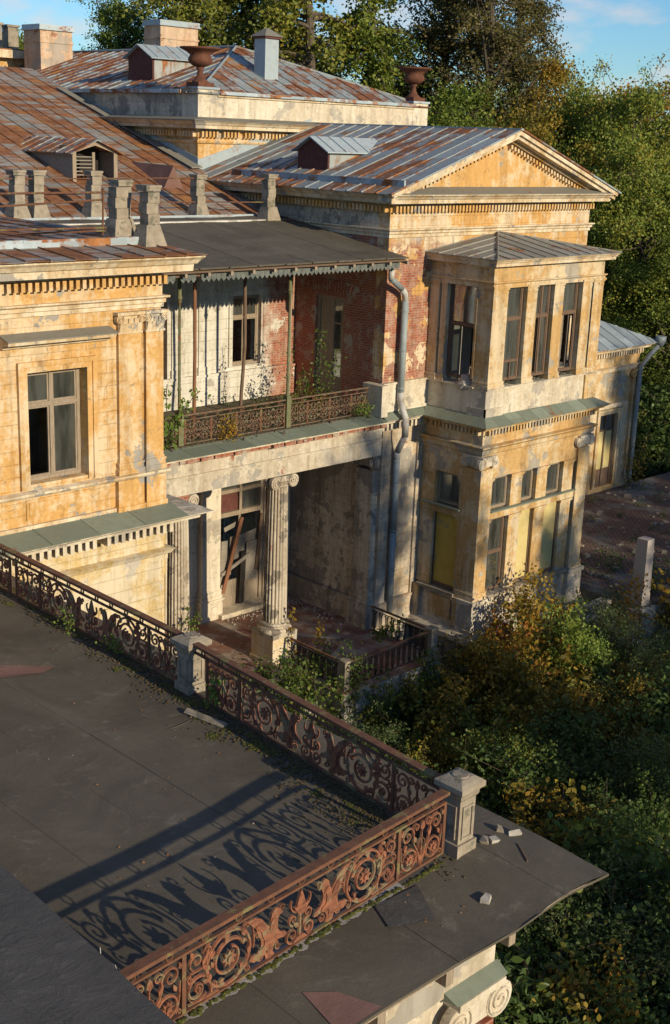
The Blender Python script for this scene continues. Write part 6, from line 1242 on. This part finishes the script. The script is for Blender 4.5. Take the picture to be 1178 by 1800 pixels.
# shrubs
def shrub_proto(kind, seed):
    global rng; rng = np.random.default_rng(seed); st = MB(); P = []; LS = []; H = 2.6
    ns = {'broad': 12, 'willow': 16, 'sapling': 4, 'lime': 9}[kind]
    for i in range(ns):
        a = rng.uniform(0, 2 * PI); sp = {'broad': 1.15, 'willow': 1.2, 'sapling': .35, 'lime': .8}[kind] * math.sqrt(rng.uniform(.05, 1)); h = H * rng.uniform(.55, 1.0)
        e_ = np.array([math.cos(a) * sp, math.sin(a) * sp, h]); b = np.array([math.cos(a) * .12, math.sin(a) * .12, 0]); br = bend(b, e_, .07, 7); st.tube(br, [.022, .02, .017, .014, .011, .008, .004], 5)
        nt = {'broad': 7, 'willow': 9, 'sapling': 9, 'lime': 8}[kind]
        for k in range(nt):
            t = rng.uniform(.22 if kind != 'sapling' else .3, 1.0); b0 = np.array(br[min(6, int(t * 6.99))]); ln = {'broad': .42, 'willow': .5, 'sapling': .3, 'lime': .36}[kind]
            tw = b0 + rng.normal(size=3) * np.array([ln, ln, ln * .55]) + np.array([0, 0, .12]); st.tube([tuple(b0), tuple((b0 + tw) / 2 + rng.normal(size=3) * .03), tuple(tw)], [.008, .006, .003], 4)
            fz_ = (1.0, .72, 1.5)[seed % 3]; nl = int({'broad': 46, 'willow': 58, 'sapling': 20, 'lime': 52}[kind] / fz_ ** 1.6); sg = {'broad': .13, 'willow': .11, 'sapling': .09, 'lime': .09}[kind]
            P.append(b0 + (tw - b0) * rng.uniform(.1, 1.15, (nl, 1)) + rng.normal(size=(nl, 3)) * sg); LS.append(rng.uniform(*{'broad': (.07, .14), 'willow': (.07, .13), 'sapling': (.08, .15), 'lime': (.06, .11)}[kind], nl) * fz_)
    return mesh(st, 'stems', M_twig), np.concatenate(P), np.concatenate(LS)
SP = {}
def shrub(kind, lm, x, y, z, h, rz, label, group, name, sd=1, w_=1.0):
    k = (kind, sd)
    if k not in SP: a, P, LS = shrub_proto(kind, 100 + sd * 7 + len(kind)); SP[k] = (a, {}, P, LS)
    sm, cr, P, LS = SP[k]
    if lm.name not in cr: cr[lm.name] = leaf_mesh('leaves', P, LS, lm, .22, .34 if kind == 'willow' else .66, .2, True)
    t = thing(name, label, 'shrub' if kind != 'sapling' else 'sapling', (x, y, z), group); s_ = h / 2.6; t.scale = (s_ * w_, s_ * w_, s_); t.rotation_euler[2] = rz
    raw('stems', sm, t); raw('leaves', cr[lm.name], t); return t
R_ = random.Random(5); placed = 0
y = -19.0
while y < 2.0:
    x = -4.4
    while x < 27:
        px, py = x + R_.uniform(-.6, .6), y + R_.uniform(-.6, .6)
        v = np.array([px - CAMPOS[0], py - CAMPOS[1]]); hd_ = math.degrees(math.atan2(v[1], v[0]))
        bad = (px < -5.6 and py > -16.6) or (4.0 < px < 12.9 and py > -.3) or (px > 13.2 and py > .3) or (px > 16.9 and py > -3.2) or hd_ < 24 or (px < 3.9 and py > -.8) or (px < -5.2)
        if not bad:
            u = R_.random()
            near = py < -9
            if u < .42: a_ = ('willow', L_willow, 'grey-green narrow-leaved shrub in the shaded garden thicket', 'narrow-leaved garden shrubs', 'willow_shrub')
            elif u < .82: a_ = ('broad', L_shrub, 'dark green broad-leaved shrub in the shaded garden thicket', 'broad-leaved garden shrubs', 'garden_shrub')
            elif u < .93: a_ = ('broad', L_vine, 'green and yellow turning shrub in the shaded garden thicket', 'turning garden shrubs', 'garden_shrub')
            else: a_ = ('broad', L_autumn, 'yellow-brown autumn shrub in the shaded garden thicket', 'autumn garden shrubs', 'garden_shrub')
            if px > 7.5 and px < 14 and py > -4.5 and u < .7: a_ = ('broad', L_autumn, 'yellow-brown autumn shrub in the shaded garden thicket', 'autumn garden shrubs', 'garden_shrub')
            h = R_.uniform(1.7, 2.9) + (.9 if near else 0) - (.5 if py > -2 else 0)
            shrub(a_[0], a_[1], px, py, GZ, h, R_.uniform(0, 6), a_[2], a_[3], a_[4], 1 + int(R_.random() * 3), R_.uniform(.9, 1.25)); placed += 1
        x += 1.55
    y += 1.45
for i, (x, y, h, k, lm, lb, nm) in enumerate([
    (15.1, -1.5, 3.6, 'lime', L_lime, 'bright lime green shrub rising in front of the bay foundation', 'lime_shrub'), (15.9, -2.1, 2.9, 'lime', L_lime, 'smaller bright lime green shrub by the garden stair', 'lime_shrub'),
    (14.6, .6, 3.4, 'sapling', L_orange, 'orange red maple sapling against the bay corner pedestal', 'maple_sapling'), (15.6, .45, 4.0, 'sapling', L_orange, 'taller orange maple sapling in front of the glazed bay window', 'maple_sapling'), (16.3, .2, 3.9, 'sapling', L_orange, 'reddish maple sapling under the first yellow board', 'maple_sapling'), (14.2, -.2, 2.6, 'sapling', L_autumn, 'yellow maple sapling below the bay corner', 'maple_sapling'), (13.4, .2, 2.8, 'sapling', L_autumn, 'yellow and green sapling beside the landing wall', 'maple_sapling'),
    (18.9, -1.9, 4.0, 'sapling', L_orange, 'thin orange sapling in front of the garden stair', 'maple_sapling'), (21.6, -1.9, 3.8, 'sapling', L_orange, 'thin reddish sapling beside the granite post pedestal', 'maple_sapling'), (17.2, .1, 3.6, 'sapling', L_autumn, 'yellowing maple sapling under the second yellow board', 'maple_sapling'), (13.9, -1.2, 3.4, 'broad', L_autumn, 'yellow-brown bush in front of the bay corner', 'garden_shrub'), (12.6, -.9, 3.2, 'broad', L_autumn, 'orange-yellow bush beside the landing corner post', 'garden_shrub'), (24.2, -1.9, 3.4, 'sapling', L_autumn, 'sparse yellow sapling before the courtyard wall', 'maple_sapling'), (18.0, -1.2, 2.9, 'willow', L_willow, 'arching grey-green willow shrub over the garden stair', 'willow_shrub'),
    (-4.2, -18.3, 5.6, 'sapling', L_autumn, 'leggy yellow maple sapling below the terrace capital', 'maple_sapling'), (-3.0, -17.2, 5.2, 'sapling', L_orange, 'thin orange sapling beyond the terrace capital', 'maple_sapling')]):
    shrub(k, lm, x, y, GZ, h, i * 1.3, lb, None, nm, 1 + i % 3, .9)
# dark shrubs along the far side of the courtyard
for i in range(26):
    x, y = R_.uniform(36.6, 62), R_.uniform(9.4, 19); v = (x + 18.2, y + 24.2)
    if x < 37.5 and y > 8.5: x += 2
    shrub('broad', L_shrub if i % 3 else L_autumn, x, y, GZ + 1.0, R_.uniform(3.0, 5.5), i, 'dark shrub beyond the brick courtyard' if i % 3 else 'brownish shrub beyond the brick courtyard', 'shrubs beyond the courtyard' if i % 3 else 'brown shrubs beyond the courtyard', 'garden_shrub', 1 + i % 3, 1.1)
# climbers and small plants
def vine(name, label, paths, lm, nl, size, spread, cat='vine', mat=M_twig, r=.012):
    t = thing(name, label, cat, paths[0][0]); st = MB(); P = []
    for p in paths:
        st.tube(p, r, 5); q = np.array(p, float); k = rng.uniform(0, len(q) - 1.001, nl); i0 = k.astype(int); fr = (k - i0)[:, None]; P.append(q[i0] * (1 - fr) + q[i0 + 1] * fr + rng.normal(size=(nl, 3)) * spread)
    (stuff(st.build('stems', mat, t)) if len(paths) > 1 else st.build('stem', mat, t)); P = np.concatenate(P); c = P.mean(0); me = leaf_mesh('leaves', P - c, rng.uniform(size * .6, size * 1.3, len(P)), lm, .3, .7, .5, True); link('leaves', me, tuple(c), t); return t
def path(x, y, z, dx, dy, dz_, n_=6, j=.08): return [(x + dx * t + random.uniform(-j, j), y + dy * t + random.uniform(-j, j), z + dz_ * t) for t in np.linspace(0, 1, n_)]
vine('climbing_vine', 'thick green creeper tumbling over the near landing railing and stairs', [path(random.uniform(5.6, 8.6), random.uniform(.5, 3.2), GZ + random.uniform(.0, 1.0), random.uniform(-.5, .5), random.uniform(-.4, .4), random.uniform(1.3, 2.6)) for _ in range(44)], L_vine, 190, .11, .16)
vine('climbing_vine', 'yellowing creeper hanging on the front face of the rubble landing', [path(random.uniform(8.2, 11.9), random.uniform(.1, .7), GZ + .1, random.uniform(-.4, .4), .1, random.uniform(1.0, 2.4)) for _ in range(26)], L_vine, 170, .12, .15)
vine('climbing_vine', 'broad green creeper at the wall end of the landing railing', [path(11.4, 3.4, FZ, .4, -1.2, 1.0), path(11.5, 3.2, FZ, -.2, -.8, .8)], L_vine, 60, .14, .12)
vine('young_plant', 'yellow-green seedling growing before the fluted column', [path(7.9, 3.6, FZ, .0, .0, 1.9, 6, .05), path(8.5, 3.1, FZ, .1, .0, 1.4, 6, .05)], L_yellow, 55, .13, .07, 'plant')
vine('young_plant', 'green and yellow seedling at the foot of the left column', [path(3.7, 3.7, -14.4, .1, 0, .9, 5, .05), path(4.0, 3.7, -14.4, .1, 0, .7, 5, .05)], L_vine, 60, .1, .08, 'plant')
vine('balcony_sapling', 'tall green and yellow sapling in front of the balcony door', [path(10.55, 5.6, -8.76, .15, 0, 2.75, 8, .07), path(10.7, 5.4, -8.76, .35, -.1, 1.9, 6, .07), path(10.3, 5.7, -8.76, -.2, .1, 1.4, 6, .06)], L_vine, 190, .10, .12, 'sapling')
vine('balcony_sapling', 'slender green and yellow climber on the pale balcony prop', [path(8.9, 5.2, -8.76, .05, 0, 2.9, 8, .05), path(9.05, 5.2, -8.76, .4, 0, 1.1, 5, .07)], L_vine, 110, .09, .09, 'sapling')
vine('balcony_plant', 'low yellow shrub on the balcony floor beside the door', [path(9.6 + .2 * k, 5.4 + random.uniform(-.4, .4), -8.76, random.uniform(-.3, .3), 0, random.uniform(.4, .9), 5, .08) for k in range(7)], L_yellow, 60, .09, .12, 'plant')
vine('balcony_plant', 'low green weeds on the balcony floor before the window', [path(7.6 + .28 * k, 6.2 + random.uniform(-.5, .5), -8.76, random.uniform(-.3, .3), 0, random.uniform(.3, .8), 5, .08) for k in range(8)], L_willow, 60, .08, .13, 'plant')
vine('balcony_vine', 'green leafy vine beside the ochre wing pilasters on the balcony', [path(3.3, 4.3, -8.76, .1, 0, 1.9, 6, .08), path(3.6, 4.3, -8.0, 1.1, .1, .75, 7, .08), path(3.5, 4.3, -8.76, .3, 0, .9, 5, .08)], L_lime, 80, .13, .11)
vine('balcony_plant', 'yellow leafed plant in front of the balcony railing', [path(5.55 + .1 * k, 4.2, -8.76, random.uniform(-.15, .2), 0, random.uniform(.5, .95), 5, .05) for k in range(4)], L_yellow, 55, .085, .09, 'plant')
vine('balcony_plant', 'grassy green tuft at the railing end by the brick corner', [path(11.1 + .12 * k, 4.2, -8.76, random.uniform(-.1, .1), 0, random.uniform(.25, .5), 4, .05) for k in range(5)], L_lime, 50, .07, .1, 'plant')
vine('terrace_plant', 'yellow-green leafy plant growing through the railing by the middle pier', [path(-6.08, -9.45, DZ, .02, -.12, .62, 5, .04), path(-6.08, -9.6, DZ, .0, .12, .5, 5, .04)], L_lime, 60, .075, .07, 'plant')
for k, (yy, lb) in enumerate(((-6.6, 'small grassy weed tuft at the railing foot past the middle pier'), (-5.2, 'taller weed tuft at the railing foot near the ochre wing'))): vine('terrace_weed', lb, [path(-6.05 + random.uniform(-.1, .05), yy + random.uniform(-.2, .2), DZ, random.uniform(-.12, .05), random.uniform(-.1, .1), random.uniform(.2, .42), 4, .03) for _ in range(6)], L_lime, 16, .06, .05, 'weed', r=.004)
vine('courtyard_weed', 'yellowish weeds climbing the annex downpipe corner', [path(34.4 + .25 * k, 8.3, NZ, random.uniform(-.2, .2), .1, random.uniform(.8, 2.6), 6, .1) for k in range(6)], L_autumn, 60, .12, .14, 'weed')
vine('courtyard_weed', 'low green weeds along the bay side of the courtyard', [path(21.0 + random.uniform(0, 4), random.uniform(-1, 3.4), NZ, random.uniform(-.3, .3), .1, random.uniform(.2, .5), 4, .1) for k in range(26)], L_shrub, 60, .1, .2, 'weed')
# grass under the shrubs
gp = rng.uniform(0, 1, (16000, 3)); gx = -5 + gp[:, 0] * 33; gy = -20 + gp[:, 1] * 20.5; keep = ~((gx > 13.2) & (gy > .8)) & ~((gx > 4) & (gx < 12.2) & (gy > .7)) & ~((gx < -6.2) & (gy > -16.3))
gl = leaf_mesh('grass', np.stack([gx, gy, GZ + .16 + gp[:, 2] * .12], 1)[keep], rng.uniform(.3, .62, keep.sum()), L_grass, -.05, .06, 1.5)
go = stuff(link('grass', gl, (0, 0, 0))); go['label'] = 'dark rough grass under the garden shrubs'; go['category'] = 'grass'

# loose things on the portico floor
for i, (x, y, L_, a, lb) in enumerate(((9.6, 5.2, 1.5, -.9, 'long fallen plank on the tiled portico floor behind the column'), (9.2, 3.0, 1.0, .5, 'short fallen plank on the landing tiles'))):
    mm = MB(); c_, s_ = math.cos(a), math.sin(a); mm.prism([(x + c_ * u - s_ * v, y + s_ * u + c_ * v) for u, v in ((-L_, -.09), (L_, -.07), (L_, .08), (-L_, .09))], FZ + .022, FZ + .07); tag(mm.build('fallen_plank', M_woodgrey), lb, 'plank')
mm = MB(); RR = random.Random(3)
for i in range(240):
    u = RR.random(); x, y = (RR.uniform(8.6, 11.9), 8.4 - abs(RR.gauss(0, .45)) - .5) if u < .45 else ((12.05 - abs(RR.gauss(0, .35)), RR.uniform(3, 8.2)) if u < .8 else (RR.uniform(5, 12), RR.uniform(3.2, 8)))
    r_ = RR.uniform(.012, .045); a = RR.uniform(0, 6); z = FZ + .02; q = [(x + r_ * math.cos(a + k * PI / 2) * RR.uniform(.6, 1.2), y + r_ * math.sin(a + k * PI / 2) * RR.uniform(.6, 1.2)) for k in range(4)]; h = r_ * RR.uniform(.4, 1.0)
    mm.hexa([(p[0], p[1], z - .03) for p in q], [(x + (p[0] - x) * .7, y + (p[1] - y) * .7, z + h) for p in q])
rb = stuff(mm.build('plaster_crumbs', M_rubble)); rb['label'] = 'crumbs of fallen plaster along the portico walls'; rb['category'] = 'rubble'
mm = MB()
for i in range(150):
    x, y = RR.uniform(.8, 11.8), RR.choice((RR.uniform(4.5, 8.3), 4.3 + RR.gauss(0, .15))); r_ = RR.uniform(.015, .06); a = RR.uniform(0, 6); z = -8.765; q = [(x + r_ * math.cos(a + k * PI / 2) * RR.uniform(.6, 1.2), y + r_ * math.sin(a + k * PI / 2) * RR.uniform(.6, 1.2)) for k in range(4)]; h = r_ * RR.uniform(.4, 1.0)
    mm.hexa([(p[0], p[1], z - .06) for p in q], [(x + (p[0] - x) * .7, y + (p[1] - y) * .7, z + h) for p in q])
rb = stuff(mm.build('balcony_rubble', M_dirt)); rb['label'] = 'brown rubble and dirt crumbs along the balcony edge'; rb['category'] = 'rubble'

mm = MB()
for i in range(420):
    x, y = RR.uniform(20.8, 44), RR.uniform(-1.2, 8.6); r_ = RR.uniform(.03, .14) if RR.random() < .8 else RR.uniform(.14, .3); a = RR.uniform(0, 6); q = [(x + r_ * math.cos(a + k * PI / 2) * RR.uniform(.6, 1.2), y + r_ * math.sin(a + k * PI / 2) * RR.uniform(.6, 1.2)) for k in range(4)]; h = r_ * RR.uniform(.2, .6)
    mm.hexa([(p[0], p[1], NZ - .03) for p in q], [(x + (p[0] - x) * .75, y + (p[1] - y) * .75, NZ + h) for p in q])
rb = stuff(mm.build('courtyard_rubble', M_stone)); rb['label'] = 'broken stone and brick pieces littering the shaded courtyard'; rb['category'] = 'rubble'
vine('courtyard_weed', 'rows of weeds growing in the courtyard paving joints', [path(RR.uniform(24, 44), RR.uniform(0, 8.4), NZ, RR.uniform(-1.2, 1.2), RR.uniform(-.3, .3), .12, 4, .1) for k in range(60)], L_shrub, 46, .09, .12, 'weed')
